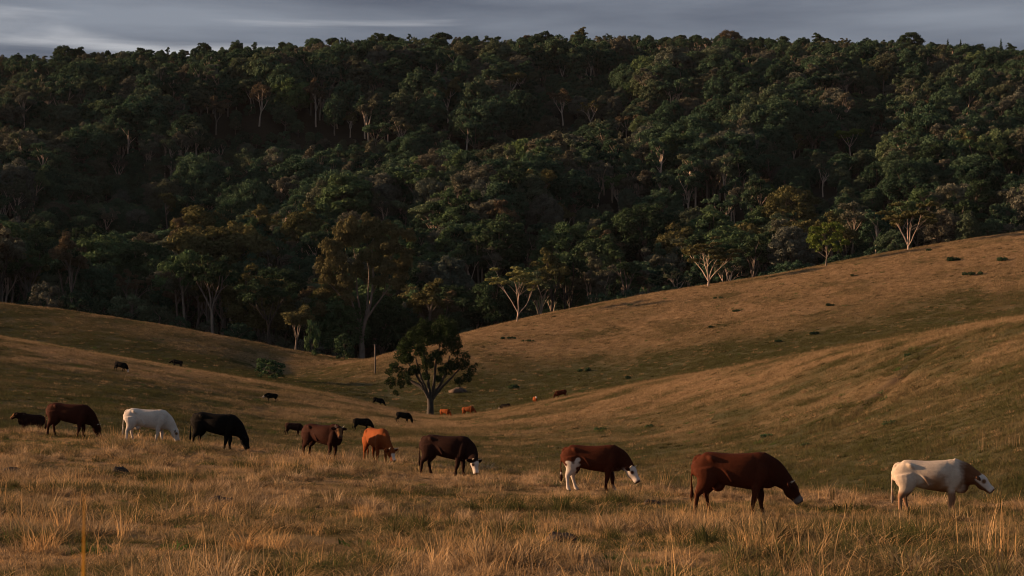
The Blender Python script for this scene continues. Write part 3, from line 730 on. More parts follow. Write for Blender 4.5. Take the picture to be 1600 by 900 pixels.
for i in order:
    key = keys[KI[i]]; lf = LEAFW[rgf.integers(10)]
    shp = 'bushy' if key.startswith('bush') else SHAPE[key[:-1]]
    lm = min(LMARK, key=lambda q: abs(q[0] - u[i])); dy = cand[i, 1] - fe_[i]; big = 'tall ' if HH[i] > 17 else 'small ' if HH[i] < 8 else ''
    lab = '%s%s %s tree %s %s' % (big, TINTW[lf], shp, 'at the forest edge' if dy < 30 else 'behind the edge' if dy < 75 else 'deeper in', lm[1])
    EDGE.append((lab, u[i], tree_at('forest_tree', key, (cand[i, 0], cand[i, 1], cz_[i] - .2), HH[i], rgf.uniform(0, 6.28), lf, 'grey' if rgf.random() < .6 else 'dark', lab,
            'trees of the lower forest edge', rgf.uniform(.95, 1.25))))
for lab in set(e[0] for e in EDGE):
    same = sorted((e for e in EDGE if e[0] == lab), key=lambda e: e[1])
    for j, e in enumerate(same if len(same) > 1 else []):
        e[2]['label'] = ('leftmost' if j == 0 else 'rightmost' if j == len(same) - 1 else '%s-from-left' % ORD[j]) + ' ' + (lab if len(lab.split()) < 16 else lab.replace('tall ', '').replace('small ', ''))
rest = np.setdiff1d(np.arange(N), order)
full = []
for k in keys:
    tm, cm, h0 = PROTO[k]; a = tm.copy()
    import bmesh
    bm = bmesh.new(); bm.from_mesh(tm); nf = len(bm.faces); bm.from_mesh(cm)
    for j, f_ in enumerate(bm.faces): f_.material_index = 0 if j < nf else 1
    me = bpy.data.meshes.new(k + '_full'); bm.to_mesh(me); bm.free()
    me.materials.append(M_bark['pale' if k[:3] in ('gum', 'tal', 'spa') else 'grey']); me.materials.append(M_forest); full.append(me)
h0s = np.array([PROTO[k][2] for k in keys]); sc_ = HH[rest] / h0s[KI[rest]]; wx = rgf.uniform(.8, 1.15, len(rest))
fo = gn_scatter('forest', full, np.stack([cand[rest, 0], cand[rest, 1], cz_[rest] - .2], 1),
                np.stack([np.zeros(len(rest)), np.zeros(len(rest)), rgf.uniform(0, 6.28, len(rest))], 1),
                np.stack([sc_ * wx, sc_ * wx, sc_], 1), KI[rest])
tag(fo, 'dense dark forest covering the hill behind the pasture', 'forest', None, 'stuff')
print('forest trees', N)

# lone dark tree in the hollow: short trunk that forks low, round ragged crown with gaps
def lone_tree():
    rg = np.random.default_rng(21); tr = Acc(); cw = Acc()
    tube(tr, [(0, 0, -.5), (0, 0, .5), (.05, 0, 1.8), (0, 0, 3.0)], [.85, .62, .52, .5], 10)
    limbs = [[(-.1, 0, 2.7), (-1.0, -.3, 4.4), (-2.2, -.5, 6.4), (-3.6, -.4, 8.2)], [(0, 0, 2.9), (-.3, .3, 5), (-.8, .5, 8), (-1.0, .4, 10.6)], [(.1, 0, 2.9), (.6, -.2, 5.2), (1.0, -.5, 8.2), (1.6, -.3, 10.8)],
             [(.15, 0, 2.7), (1.5, .3, 4.2), (3.2, .3, 5.8), (4.8, 0, 7.2)], [(-1.0, -.3, 4.4), (-3.2, .5, 5.6), (-5.2, .4, 6.2)], [(.6, .1, 3.6), (2.2, 1.2, 6), (3.0, 1.6, 9)], [(-.2, 0, 3.4), (-1.6, 1.6, 6), (-2.4, 2.4, 8.8)]]
    for P in limbs:
        P = np.array(P); t = np.linspace(0, len(P) - 1, 8)
        PP = np.stack([np.interp(t, range(len(P)), P[:, j]) for j in range(3)], 1) + rg.normal(0, .05, (8, 3))
        tube(tr, PP, np.linspace(.30, .08, 8), 7)
    puffs = [(-6.0, 5.8, .9), (-5.6, 7.4, 1.0), (-4.6, 4.7, .8), (-4.2, 6.5, 1.1), (-5.0, 9.0, 1.1), (-3.6, 8.4, 1.2), (-3.9, 10.4, 1.2), (-2.6, 11.6, 1.4), (-1.6, 9.8, 1.2), (-2.3, 7.0, .9), (-.9, 12.6, 1.5), (.6, 11.4, 1.4), (1.6, 13.2, 1.5), (-.3, 7.8, 1.1), (.9, 8.8, 1.1),
             (3.2, 12.4, 1.5), (2.8, 10.6, 1.2), (4.0, 9.4, 1.1), (3.2, 7.7, 1.1), (5.0, 7.6, 1.2), (5.8, 6.0, 1.0), (4.4, 5.4, .8), (6.6, 6.9, .9), (5.5, 9.0, 1.0), (2.0, 6.6, .9), (-.6, 5.9, .7), (4.2, 11.2, 1.0), (-3.4, 5.4, .7), (-6.6, 6.8, .6), (1.4, 5.6, .6), (-5.4, 3.6, .5)]
    for x, z, r in puffs:
        for yy in (rg.uniform(-3.2, -.6), rg.uniform(.6, 3.2)) if abs(x) < 4 else (rg.uniform(-1.8, 1.8),):
            c = np.array([x, yy, z + rg.uniform(-.3, .3)]); clump(cw, rg, c, r * .8, .13, .9, .85, low=-.8)
            for e in range(6): clump(cw, rg, c + rnd_unit(rg, 1)[0] * r * rg.uniform(.6, 1.1), r * rg.uniform(.22, .45), .13, .9, .9, low=-.9)
    x, y = (672 - 800) / F * 312.0, 312.0
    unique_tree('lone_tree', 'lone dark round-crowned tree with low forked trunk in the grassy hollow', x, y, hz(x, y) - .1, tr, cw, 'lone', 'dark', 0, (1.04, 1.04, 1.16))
lone_tree()
# trees on the crest of the far pasture
def crest_tree(px, py, top, kind, seed, leaf, barkc, label, s=.3, wx=1.0, Y0=430, **k):
    x, y, z = on_ground(px, py, Y0, 545)
    H = (py - top) / F * y
    tr, cw = make_tree(seed, kind, H, s=s, **k)
    unique_tree('crest_tree', label, x, y, z - .1, tr, cw, leaf, barkc, random.uniform(0, 6), (wx, wx, 1), 'trees on the far pasture crest')
crest_tree(808, 503, 410, 'vase', 31, 'pale', 'pale', 'small pale tree with light yellowish leaves on the far pasture crest', fork=.16, nl=5, cr=.065, sub=4, s=.24, r0=.009, wx=1.4)
crest_tree(1106, 448, 362, 'vase', 44, 'olive', 'pale', 'flat-topped tree with white V-shaped stems on the far pasture crest', fork=.12, nl=6, cr=.075, sub=4, wx=1.6, r0=.011)
crest_tree(1291, 416, 345, 'round', 33, 'bright', 'grey', 'bright green rounded tree with thin brown trunk on the far pasture crest', n=30, rx=.42)
crest_tree(1420, 391, 302, 'vase', 37, 'olive', 'pale', 'wide olive-brown tree with slanting white stems on the far pasture crest', fork=.10, nl=5, cr=.085, sub=4, wx=1.5, r0=.011)
crest_tree(462, 560, 462, 'gum', 38, 'olive', 'grey', 'leaning pale-limbed tree at the forest edge left of the big gum', fork=.2, nl=4, cr=.08, Y0=462)
# rounded shrubs at the foot of the wood
def shrub(px, py, top, wpx, leaf, label, y0, y1, seed, cat='shrub'):
    x, y, z = on_ground(px, py, y0, y1); H = (py - top) / F * y; W = wpx / F * y
    tr, cw = make_tree(seed, 'bush', H, s=max(.12, H * .07), n=16, rx=.45)
    root = link('shrub', None, None, (x, y, z - .05), (0, 0, seed), (W / (H * 1.15), W / (H * 1.15), 1)); tag(root, label, cat)
    link('stem', tr.mesh('shrub_stem', [M_bark['dark']], True), root); link('foliage', cw.mesh('shrub_foliage', [M_leaf[leaf]]), root)
shrub(420, 592, 558, 54, 'green', 'dark green spiky shrub in the dip between the two left hillsides', 335, 420, 51)
shrub(538, 563, 518, 40, 'dark', 'dark rounded shrub at the foot of the big gum', 440, 520, 52)
shrub(488, 556, 500, 28, 'green', 'upright green shrub at the forest edge left of the big gum', 440, 520, 53)
#PART2
# ------------------------------------------------------------------ grass
def blades(rg, n, rad, h0, h1, w, lean0, lean1, segs=3, base=None, tint=None, acc=None, bow=1.0):
    """n grass blades rooted in a disc: tapered strips that bow outwards"""
    acc = acc or Acc()
    a = rg.uniform(0, 2 * np.pi, n); q = rad * np.sqrt(rg.random(n))
    B = np.stack([np.cos(a) * q, np.sin(a) * q, np.full(n, -.03)], 1) if base is None else base
    da = a + rg.normal(0, .9, n); D = np.stack([np.cos(da), np.sin(da), np.zeros(n)], 1)
    h = rg.uniform(h0, h1, n); ln = rg.uniform(lean0, lean1, n)
    S = np.stack([-D[:, 1], D[:, 0], np.zeros(n)], 1); tw = rg.normal(0, .6, n)[:, None]; S = S * np.cos(tw) + D * np.sin(tw)
    wd = w * rg.uniform(.6, 1.3, n)
    t = np.linspace(0, 1, segs + 1)
    rows = []
    for k, tk in enumerate(t):
        hor = ln * (tk ** (1 + bow)) * h; ver = h * (tk - .38 * np.minimum(ln, 1.6) * tk ** 2)
        C = B + D * hor[:, None]; C[:, 2] += ver
        ww = wd * (1 - tk ** 1.6) * .5
        if k < segs: rows += [C - S * ww[:, None], C + S * ww[:, None]]
        else: rows.append(C)
    V = np.stack(rows, 1); m = V.shape[1]; base_i = np.arange(n)[:, None] * m
    ti = np.clip(rg.normal(.5, .22, n) if tint is None else tint + rg.normal(0, .12, n), 0, 1)
    Q = np.concatenate([base_i + np.array([[2 * k, 2 * k + 1, 2 * k + 3, 2 * k + 2]]) for k in range(segs - 1)]) if segs > 1 else None
    T = base_i + np.array([[2 * segs - 2, 2 * segs - 1, 2 * segs]])
    off = acc.n; acc.V.append(V.reshape(-1, 3)); acc.n += n * m
    if Q is not None: acc.Q.append(Q + off); acc.qt.append(np.tile(ti, segs - 1)); acc.qm.append(np.zeros(len(Q), int))
    acc.T.append(T + off); acc.tt.append(ti); acc.tm.append(np.zeros(n, int))
    return acc
def grid_band(rg, y0, y1, d, umin=-220, umax=1820):
    P = []
    for yr in np.arange(y0, y1, d):
        xs = np.arange((umin - 800) / F * yr, (umax - 800) / F * yr, d)
        P.append(np.stack([xs + rg.uniform(-.4, .4, len(xs)) * d, yr + rg.uniform(-.4, .4, len(xs)) * d], 1))
    P = np.concatenate(P); return P[:, 0], P[:, 1], bearing(P[:, 0], P[:, 1])
rgg = np.random.default_rng(77)
tufts = []
for i in range(4): tufts.append(blades(rgg, 60, .26, .06, .19, .012, .4, 2.2).mesh('short_tuft', [M_grass]))            # 0-3 short bent grass
for i in range(3): tufts.append(blades(rgg, 42, .20, .14, .34, .013, .2, 2.0).mesh('mid_tuft', [M_grass]))                # 4-6 standing dry grass
for i in range(3): tufts.append(blades(rgg, 11, .16, .28, .62, .008, .1, 1.2, 4).mesh('stalk_tuft', [M_straw]))          # 7-9 long pale stalks
for i in range(2): tufts.append(blades(rgg, 60, .22, .08, .22, .016, .2, 1.2, 2).mesh('green_tuft', [M_weed]))           # 10-11 green patches
for i in range(2): tufts.append(blades(rgg, 34, .34, .16, .42, .009, .9, 2.4, 4).mesh('matted_tuft', [M_straw]))          # 12-13 matted straw

for i in range(3): tufts.append(blades(rgg, 90, .13, .18, .46, .014, .15, 1.7, 4).mesh('tussock_tuft', [M_grass]))      # 14-16 coarse tussocks

def slope_rot(X, Y, e=1.0):
    gx = (height(X + e, Y) - height(X - e, Y)) / (2 * e); gy = (height(X, Y + e) - height(X, Y - e)) / (2 * e)
    return gx, gy
def on_slope(gx, gy, spin):
    """Euler angles that spin a plant about its own axis first and then lay it on the slope"""
    n = np.stack([-gx, -gy, np.ones_like(gx)], 1); n /= np.linalg.norm(n, axis=1)[:, None]
    h = np.stack([np.cos(spin), np.sin(spin), np.zeros_like(spin)], 1); x = h - n * (h * n).sum(1)[:, None]; x /= np.linalg.norm(x, axis=1)[:, None]
    y = np.cross(n, x)
    return np.stack([np.arctan2(y[:, 2], n[:, 2]), -np.arcsin(np.clip(x[:, 2], -1, 1)), np.arctan2(x[:, 1], x[:, 0])], 1)
def sample_band(rg, y0, y1, dens, umin=-220, umax=1820):
    """points spread over the ground between two depths with a density (per m2) that depends on depth"""
    ys = np.linspace(y0, y1, 200); w = (umax - umin) / F
    lam = dens(ys) * ys * w; c = np.concatenate([[0], np.cumsum((lam[1:] + lam[:-1]) / 2 * np.diff(ys))])
    n = int(c[-1]); Y = np.interp(rg.random(n) * c[-1], c, ys); u = rg.uniform(umin, umax, n)
    return (u - 800) / F * Y, Y, u
X, Y, u = sample_band(rgg, 11, 112, lambda y: np.interp(y, [11, 20, 35, 60, 90, 112], [20, 24, 20, 13, 9, 5]))
ok = Y < col_lookup(Yf, u) + 27; X, Y, u = X[ok], Y[ok], u[ok]
n = len(X); p = rgg.random(n); f1 = fbm(X / 1.6, Y / 2.4, 201, 3); f2 = fbm(X / 3.5, Y / 5, 203, 3)
g = (.22 + green_and_shade(X * 1.0, Y) * .8) * (1 - .75 * np.exp(-((Y - col_lookup(Yf, u)) / 9.0) ** 2)) + smooth01(fbm(X / 1.8, Y / 2.8, 207, 3), .48, .68) * .6; g = np.clip(g, 0, 1)
idx = rgg.integers(0, 4, n)
mid = p < .16 + .75 * smooth01(f1, .48, .66); idx[mid] = rgg.integers(4, 7, mid.sum())
stk = (rgg.random(n) < .03 + .16 * smooth01(f2, .55, .75)); idx[stk] = rgg.integers(7, 10, stk.sum())
grn = (rgg.random(n) < .5 * smooth01(fbm(X / 1.3, Y / 1.7, 211, 2), .70, .82)); idx[grn] = rgg.integers(10, 12, grn.sum())
mat = (rgg.random(n) < .14); idx[mat] = rgg.integers(12, 14, mat.sum()); tus = (rgg.random(n) < .05); idx[tus] = rgg.integers(14, 17, tus.sum())
s = rgg.uniform(.6, 1.3, n) * (.55 + .6 * smooth01(f1, .3, .75)) * np.interp(Y, [20, 90], [1, 1.12])
rx, ry = slope_rot(X, Y)
go = gn_scatter('dry_grass', tufts, np.stack([X, Y, height(X, Y)], 1), on_slope(rx, ry, rgg.uniform(0, 6.28, n)), np.stack([s, s, s * rgg.uniform(.75, 1.2, n)], 1), idx, {'green': g})
tag(go, 'dry orange-brown grass of the foreground field', 'grass', None, 'stuff')
print('tufts', n)
# slopes further off: mats of tufts a few metres wide
def mat_proto(size, ntuft, nb, h0, h1, w, seed, segs=2):
    rg = np.random.default_rng(seed); acc = Acc()
    for i in range(ntuft):
        c = rg.uniform(-size / 2, size / 2, 2); k = rg.uniform(.5, 1.2) if rg.random() < .76 else rg.uniform(1.3, 2.3)
        a = rg.uniform(0, 6.28, nb); q = .22 * np.sqrt(rg.random(nb)) * k * (size / 3) ** .5
        base = np.stack([c[0] + np.cos(a) * q, c[1] + np.sin(a) * q, np.full(nb, -.12)], 1)
        blades(rg, nb, 0, h0 * k, h1 * k, w, .2, 1.3, segs, base, rg.uniform(.1, .9), acc)
    return acc.mesh('grass_mat', [M_hillgrass])
mats = [mat_proto(3.0, 130, 16, .10, .26, .026, 900 + i) for i in range(4)] + [mat_proto(3.0, 80, 14, .18, .40, .022, 950 + i) for i in range(2)]
weedp = [blades(np.random.default_rng(990 + i), 70, .30, .12, .38, .03, .2, 1.2, 2).mesh('slope_weed', [(M_hillgrass, M_darkweed, M_weed)[i]]) for i in range(3)]
X, Y, u = sample_band(rgg, 85, 535, lambda y: np.interp(y, [85, 250, 535], [.20, .11, .06]))
ok = Y < col_lookup(Ye, u) - 2; X, Y, u = X[ok], Y[ok], u[ok]; n = len(X); pk = rgg.random(n); s = rgg.uniform(.5, 1.3, n) * np.interp(Y, [100, 450], [.9, 1.5]); rx, ry = slope_rot(X, Y)
go = gn_scatter('slope_weeds', weedp, np.stack([X, Y, height(X, Y)], 1), on_slope(rx, ry, rgg.uniform(0, 6.28, n)), np.stack([s, s, s * rgg.uniform(.6, 1.1, n)], 1), np.where(pk < .62, 0, np.where(pk < .9, 1, 2)), {'green': np.zeros(n)})
tag(go, 'scattered small weeds and straw clumps over the slopes', 'weeds', None, 'stuff')
X, Y, u = grid_band(rgg, 72, 350, 2.0)
ok = (Y > col_lookup(Yf, u) + 24) & (Y < col_lookup(Yb, u) + 16); X, Y, u = X[ok], Y[ok], u[ok]; n = len(X)
idx = rgg.integers(0, 4, n); tl = rgg.random(n) < np.maximum(.5 * smooth01(fbm(X / 9, Y / 12, 301, 3), .45, .7), .85 * np.exp(-((Y - col_lookup(Yb, u) + 4) / 9.0) ** 2)); idx[tl] = rgg.integers(4, 6, tl.sum())
s = rgg.uniform(.85, 1.15, n); rx, ry = slope_rot(X, Y, 1.5)
g = np.clip(green_and_shade(X, Y) * .75 + rgg.normal(0, .14, n) + .5 * smooth01(fbm(X / 4, Y / 6, 401, 3), .5, .7), 0, 1)
go = gn_scatter('hillside_grass', mats, np.stack([X, Y, height(X, Y)], 1), on_slope(rx, ry, rgg.uniform(0, 6.28, n)), np.stack([s, s, s * rgg.uniform(.7, 1.3, n)], 1), idx, {'green': g})
tag(go, 'rough tufted grass on the slopes behind the cattle', 'grass', None, 'stuff'); print('mats', n)
X, Y, u = sample_band(rgg, 70, 150, lambda y: np.interp(y, [70, 110, 150], [5, 4, 1.5]), 640, 1820)
ok = Y > col_lookup(Yf, u) + 22; X, Y, u = X[ok], Y[ok], u[ok]; n = len(X)
s = rgg.uniform(.9, 1.6, n); rx, ry = slope_rot(X, Y); idx = rgg.integers(0, 7, n)
go = gn_scatter('slope_grass', tufts, np.stack([X, Y, height(X, Y)], 1), on_slope(rx, ry, rgg.uniform(0, 6.28, n)), np.stack([s, s, s], 1), idx, {'green': np.clip(green_and_shade(X, Y) * .9 + rgg.normal(0, .15, n), 0, 1)})
tag(go, 'greenish tufted grass at the foot of the near right slope', 'grass', None, 'stuff')
fmats = [mat_proto(6.0, 230, 16, .14, .34, .05, 980 + i) for i in range(4)]
X, Y, u = grid_band(rgg, 200, 545, 4.0)
ok = (Y > col_lookup(Yb, u) + 10) & (Y < col_lookup(Ye, u) + 2); X, Y, u = X[ok], Y[ok], u[ok]; n = len(X)
s = rgg.uniform(.85, 1.2, n); rx, ry = slope_rot(X, Y, 2.5); g = np.clip(green_and_shade(X, Y) + rgg.normal(0, .12, n) + .4 * smooth01(fbm(X / 9, Y / 13, 403, 3), .5, .7), 0, 1)
go = gn_scatter('far_grass', fmats, np.stack([X, Y, height(X, Y)], 1), on_slope(rx, ry, rgg.uniform(0, 6.28, n)), np.stack([s, s, s * rgg.uniform(.6, 1.2, n)], 1), rgg.integers(0, 4, n), {'green': g})
tag(go, 'faded grass of the far slopes below the forest', 'grass', None, 'stuff'); print('far mats', n)

# single plants of the foreground that stand out
def fg(px, py): return on_ground(px, py, 14, 110)
def tussock(px, py, n, h0, h1, w, rad, l0, l1, label, mat, seed, name='grass_tussock', cat='grass tussock'):
    x, y, z = fg(px, py); rg = np.random.default_rng(seed)
    root = link(name, blades(rg, n, rad, h0 * .72, h1 * .72, w, l0, l1, 5).mesh(name, [mat]), None, (x, y, z)); tag(root, label, cat, 'grass tussocks standing out of the field')
    return root
tussock(384, 862, 150, .35, .80, .011, .16, .5, 1.9, 'low spreading straw tussock beside the green weed clump', M_straw, 1)
tussock(1178, 872, 150, .35, .72, .011, .22, .05, .8, 'large upright tussock with bright straw tips in the right foreground', M_straw, 2)
tussock(567, 815, 110, .30, .62, .012, .18, .05, .5, 'glowing orange upright tussock left of the middle', M_straw, 3)
tussock(672, 822, 60, .25, .60, .012, .20, .1, .7, 'open orange tussock below the dark white-faced cow', M_straw, 4)
tussock(66, 865, 110, .35, .80, .012, .22, .1, 1.0, 'tall dark-based tussock near the left edge', M_straw, 5)
tussock(96, 838, 26, .5, .95, .010, .10, .05, .45, 'bunch of long straight straw stalks near the left edge', M_straw, 6)
tussock(190, 842, 22, .4, .85, .010, .08, .05, .5, 'narrow sheaf of straw stalks in the left foreground', M_straw, 7)
tussock(680, 893, 16, .5, 1.0, .014, .10, .3, 1.1, 'few thick forked straw stalks at the bottom centre', M_straw, 8)
tussock(22, 800, 70, .3, .6, .012, .2, .1, .9, 'straw tussock at the far left edge of the field', M_straw, 9)
tussock(430, 858, 60, .3, .6, .012, .2, .1, .9, 'straw tussock right of the low spreading tussock', M_straw, 10)
tussock(752, 868, 46, .3, .65, .011, .14, .1, .9, 'thin straw tussock right of the bottom centre', M_straw, 11)
tussock(1565, 885, 24, .6, 1.3, .011, .18, .0, .3, 'tall thin upright stalks at the right edge', M_straw, 12)
tussock(1530, 872, 16, .7, 1.3, .010, .14, .0, .3, 'loose upright stalks just left of the right edge stalks', M_straw, 13)
tussock(272, 860, 60, .10, .30, .03, .22, .4, 1.2, 'fresh green weed clump in the left foreground', M_weed, 14, 'weed_clump', 'weed')
tussock(560, 852, 70, .08, .24, .03, .28, .4, 1.2, 'low green weed patch at the bottom centre-left', M_weed, 15, 'weed_clump', 'weed')
tussock(640, 862, 40, .08, .22, .03, .2, .4, 1.2, 'small green weed patch beside the forked straw stalks', M_weed, 16, 'weed_clump', 'weed')
tussock(125, 812, 50, .10, .26, .03, .22, .4, 1.2, 'green weed patch behind the tall blurred blade', M_weed, 17, 'weed_clump', 'weed')
tussock(1290, 840, 36, .08, .2, .035, .22, .4, 1.2, 'small green weed patch in the right foreground', M_weed, 18, 'weed_clump', 'weed')
tussock(1318, 800, 34, .25, .60, .05, .22, .2, 1.3, 'dark broad-leaved weed between the two rightmost cows', M_darkweed, 19, 'weed_clump', 'weed')
tussock(1302, 782, 6, .55, .85, .03, .06, .05, .3, 'dark upright weed stem right of the big dark red cow', M_darkweed, 20, 'weed_clump', 'weed')
tussock(1562, 800, 9, .4, .9, .03, .1, .05, .5, 'dark weed stems right of the cream cow', M_darkweed, 21, 'weed_clump', 'weed')
tussock(583, 768, 12, .2, .42, .05, .06, .2, .9, 'small dark dead weed in the middle of the field', M_darkweed, 22, 'weed_clump', 'weed')
tussock(1440, 790, 60, .25, .55, .011, .2, .1, .9, 'straw tuft at the hooves of the cream cow', M_straw, 23)
# tall blade close to the lens
def near_blade():
    acc = Acc(); y = 3.0; x = (120 - 800) / F * y
    t = np.linspace(0, 1, 9); H = CAMZ - (775 - YH) / F * y - hz(x, y)
    C = np.stack([.003 * np.sin(t * 3), .05 * t * t, H * t], 1); w = .0085 * (1 - t ** 4) + .0004
    V = np.stack([C - np.stack([w, 0 * w, 0 * w], 1), C + np.stack([0 * w, w * .5, 0 * w], 1), C + np.stack([w, 0 * w, 0 * w], 1)], 1).reshape(-1, 3)
    i = np.arange(8)[:, None] * 3
    acc.quads(V, np.concatenate([i + np.array([[0, 1, 4, 3]]), i + np.array([[1, 2, 5, 4]])]), .6)
    me = acc.mesh('grass_blade', [leafy('orange_blade', [(0, (.62, .30, .04)), (1, (.62, .30, .04))], .5)], True)
    tag(link('tall_grass', me, None, (x, y, hz(x, y))), 'tall blurred orange grass blade close to the camera at the lower left', 'grass blade')
near_blade()
# tall pale stalks on the right-hand slope
for i, (px, py, lab) in enumerate([(1562, 700, 'cluster of tall pale stalks on the slope above the cream cow'), (1585, 698, 'tall pale stalks at the right edge of the slope'), (1537, 705, 'short pale stalks on the slope, leftmost of three bunches')]):
    x, y, z = on_ground(px, py, 84, 180); rg = np.random.default_rng(60 + i)
    tag(link('dry_stalks', blades(rg, 9, .4, .6, 1.6, .02, 0, .2, 4).mesh('dry_stalks', [M_hillgrass]), None, (x, y, z)), lab, 'grass stalks', 'pale stalks on the right slope')

# dung and dark lumps
def lump(px, py, w, h, label, mat, y0=14, y1=110, name='dung_pat', cat='dung', seed=0, group='dark dung pats in the dry grass', n=5):
    x, y, z = on_ground(px, py, y0, y1); rg = np.random.default_rng(seed + int(px)); V = []; Q = []; off = 0
    for k in range(n):
        ox, oy = rg.uniform(-.35, .35) * w, rg.uniform(-.2, .2) * w; sw = w * rg.uniform(.22, .42); sh = h * rg.uniform(.6, 1.05)
        a = np.linspace(0, 2 * np.pi, 14, endpoint=False); rr = 1 + .22 * np.sin(a * 3 + rg.uniform(0, 6)) + rg.normal(0, .14, 14); sh = sh * .75
        for q, zz in ((1, -.06 / max(h, .05)), (.92, .35), (.66, .75), (.3, .98)):
            V.append(np.stack([ox + np.cos(a) * sw * q * rr, oy + np.sin(a) * sw * q * rr * .8, zz * sh + rg.normal(0, .09, 14) * sh], 1))
        for r_ in range(3):
            j = np.arange(14); kk = (j + 1) % 14; b0 = off + r_ * 14; Q.append(np.stack([b0 + j, b0 + kk, b0 + 14 + kk, b0 + 14 + j], 1))
        V.append(np.array([[ox, oy, sh * 1.02]])); tip = off + 56
        j = np.arange(14); kk = (j + 1) % 14; Q.append(np.stack([off + 42 + j, off + 42 + kk, np.full(14, tip), np.full(14, tip)], 1)); off += 57
    Qa = np.concatenate(Q); tri = Qa[:, 2] == Qa[:, 3]
    me = mesh_np(name, np.concatenate(V), [Qa[~tri], Qa[tri][:, :3]], [mat], None, None, True)
    tag(link(name, me, None, (x, y, z)), label, cat, group)
lump(180, 741, .50, .26, 'pointed dark dung heap below the white cow', M_dung, seed=1)
lump(12, 739, .65, .2, 'flat dark dung patch at the left edge of the field', M_dung, seed=2)
lump(30, 741, .40, .16, 'small dark dung lump beside the left edge patch', M_dung, seed=3)
lump(352, 790, .55, .24, 'wide black dung pat below the black cow', M_dung, seed=4)
lump(330, 800, .7, .12, 'flattened dark dung pat just left of the wide black one', M_dung, seed=5)
lump(1020, 789, .36, .2, 'dark dung lump left of the big dark red cow', M_dung, seed=6)
lump(880, 848, .42, .22, 'dark dung lump in the middle right foreground', M_dung, seed=7)
lump(770, 752, .35, .14, 'small dark dung pat right of the white-faced dark cow', M_dung, seed=8)
lump(138, 737, .25, .14, 'tiny dark dung lump left of the pointed heap', M_dung, seed=9)
# earth mound by the lone tree and dark low shrubs on the far slopes
lump(721, 613, 2.9, 1.15, 'brown earth mound right of the lone tree trunk', M_rock, 300, 440, 'earth_mound', 'mound', 3, None)
lump(708, 612, 1.3, .6, 'small brown earth mound between the lone tree and the larger mound', M_rock, 300, 440, 'earth_mound', 'mound', 5, None)
def low_shrub(px, py, w, h, label, seed, y0=300, y1=545, leaf='dark', grp='low dark shrubs on the far pasture'):
    x, y, z = on_ground(px, py, y0, y1); rg = np.random.default_rng(seed); cw = Acc(); w *= .75; h *= .75
    for k in range(7):
        clump(cw, rg, (rg.uniform(-.45, .45) * w, rg.uniform(-.3, .3) * w, h * rg.uniform(.25, .5)), h * rg.uniform(.4, .6), max(.1, h * .17), 1.3, .85, low=-.7)
    tag(link('low_shrub', cw.mesh('low_shrub', [M_leaf[leaf]]), None, (x, y, z - .05)), label, 'shrub', grp)
for i, (px, py, w, h, lab) in enumerate([
    (921, 580, 1.8, 1.0, 'pair of dark low shrubs in the shaded green hollow'), (906, 581, 1.0, .8, 'small dark shrub left of the shrub pair in the green hollow'),
    (982, 592, .9, .9, 'small dark bush in the shade of the green hollow, near the slope crest'), (803, 608, 2.0, 1.2, 'dark green bush on the hollow floor right of the mound'),
    (1520, 430, 5.5, 1.2, 'long dark shrub on the upper right of the far pasture'), (1492, 408, 4.2, 1.5, 'dark shrub clump near the crest at upper right'), (1566, 408, 2.6, 1.4, 'dark shrub by the right edge near the crest'),
    (1452, 392, 1.4, .9, 'small dark shrub beside the crest tree with slanting stems'), (1150, 487, 1.6, .8, 'dark low shrub in the middle of the far pasture'), (1122, 467, 2.6, .8, 'dark low shrub under the white-stemmed crest tree'),
    (1216, 535, 1.6, .8, 'dark shrub low on the far pasture above the slope crest'), (1272, 523, 2.2, .9, 'second dark shrub low on the far pasture, to the right'), (1335, 432, 2.2, .8, 'green-black shrub below the bright green crest tree'),
    (1112, 512, 1.4, .7, 'tiny dark shrub below the middle far pasture'), (795, 530, 4.5, .9, 'broad low shrub left of the far pasture middle'), (825, 534, 3.5, .8, 'low shrub right next to the broad low shrub'), (985, 478, 2.0, .7, 'low shrub near the crest left of the white-stemmed tree'),
    (1298, 478, 2.4, .8, 'low shrub in the centre of the far right pasture')]):
    low_shrub(px, py, w, h, lab, 70 + i)
for i, (px, py, w, h, lab) in enumerate([(1015, 668, .8, .5, 'green weed bush in the middle of the near right slope'), (938, 672, 1.6, .5, 'green weeds on the near slope above the red cow'), (1380, 617, 1.0, .45, 'dark weed beside the worn track'),
                                         (1260, 697, .9, .4, 'dark weed at the lower end of the worn track'), (1199, 684, 1.2, .5, 'green bush on the near slope above the big dark red cow'), (1418, 556, .7, .4, 'dark weed near the crest of the near right slope'), (1390, 664, 1.2, .5, 'green bush on the near slope left of the cream cow')]):
    low_shrub(px, py, w, h, lab, 170 + i, 84, 290, 'green', 'green weeds on the near right slope')
# wooden post on the far slope
px_, py_ = 586, 584
x, y, z = on_ground(px_, py_, 345, 430)
acc = Acc(); hp = (py_ - 538) / F * y
tube(acc, [(0, 0, -.3), (0.02, 0, hp * .5), (0.0, 0, hp - .02), (0, 0, hp)], [.17, .16, .15, .02], 8)
pr = link('wooden_post', None, None, (x, y, z)); tag(pr, 'weathered wooden post standing on the slope behind the lone tree', 'post')
link('shaft', acc.mesh('post_shaft', [M_post], True), pr)
acc = Acc(); tube(acc, [(-.45, 0, hp - .1), (-.43, 0, hp - .1), (.43, 0, hp - .12), (.45, 0, hp - .12)], [.01, .1, .1, .01], 6); link('crossbar', acc.mesh('post_crossbar', [M_post]), pr)

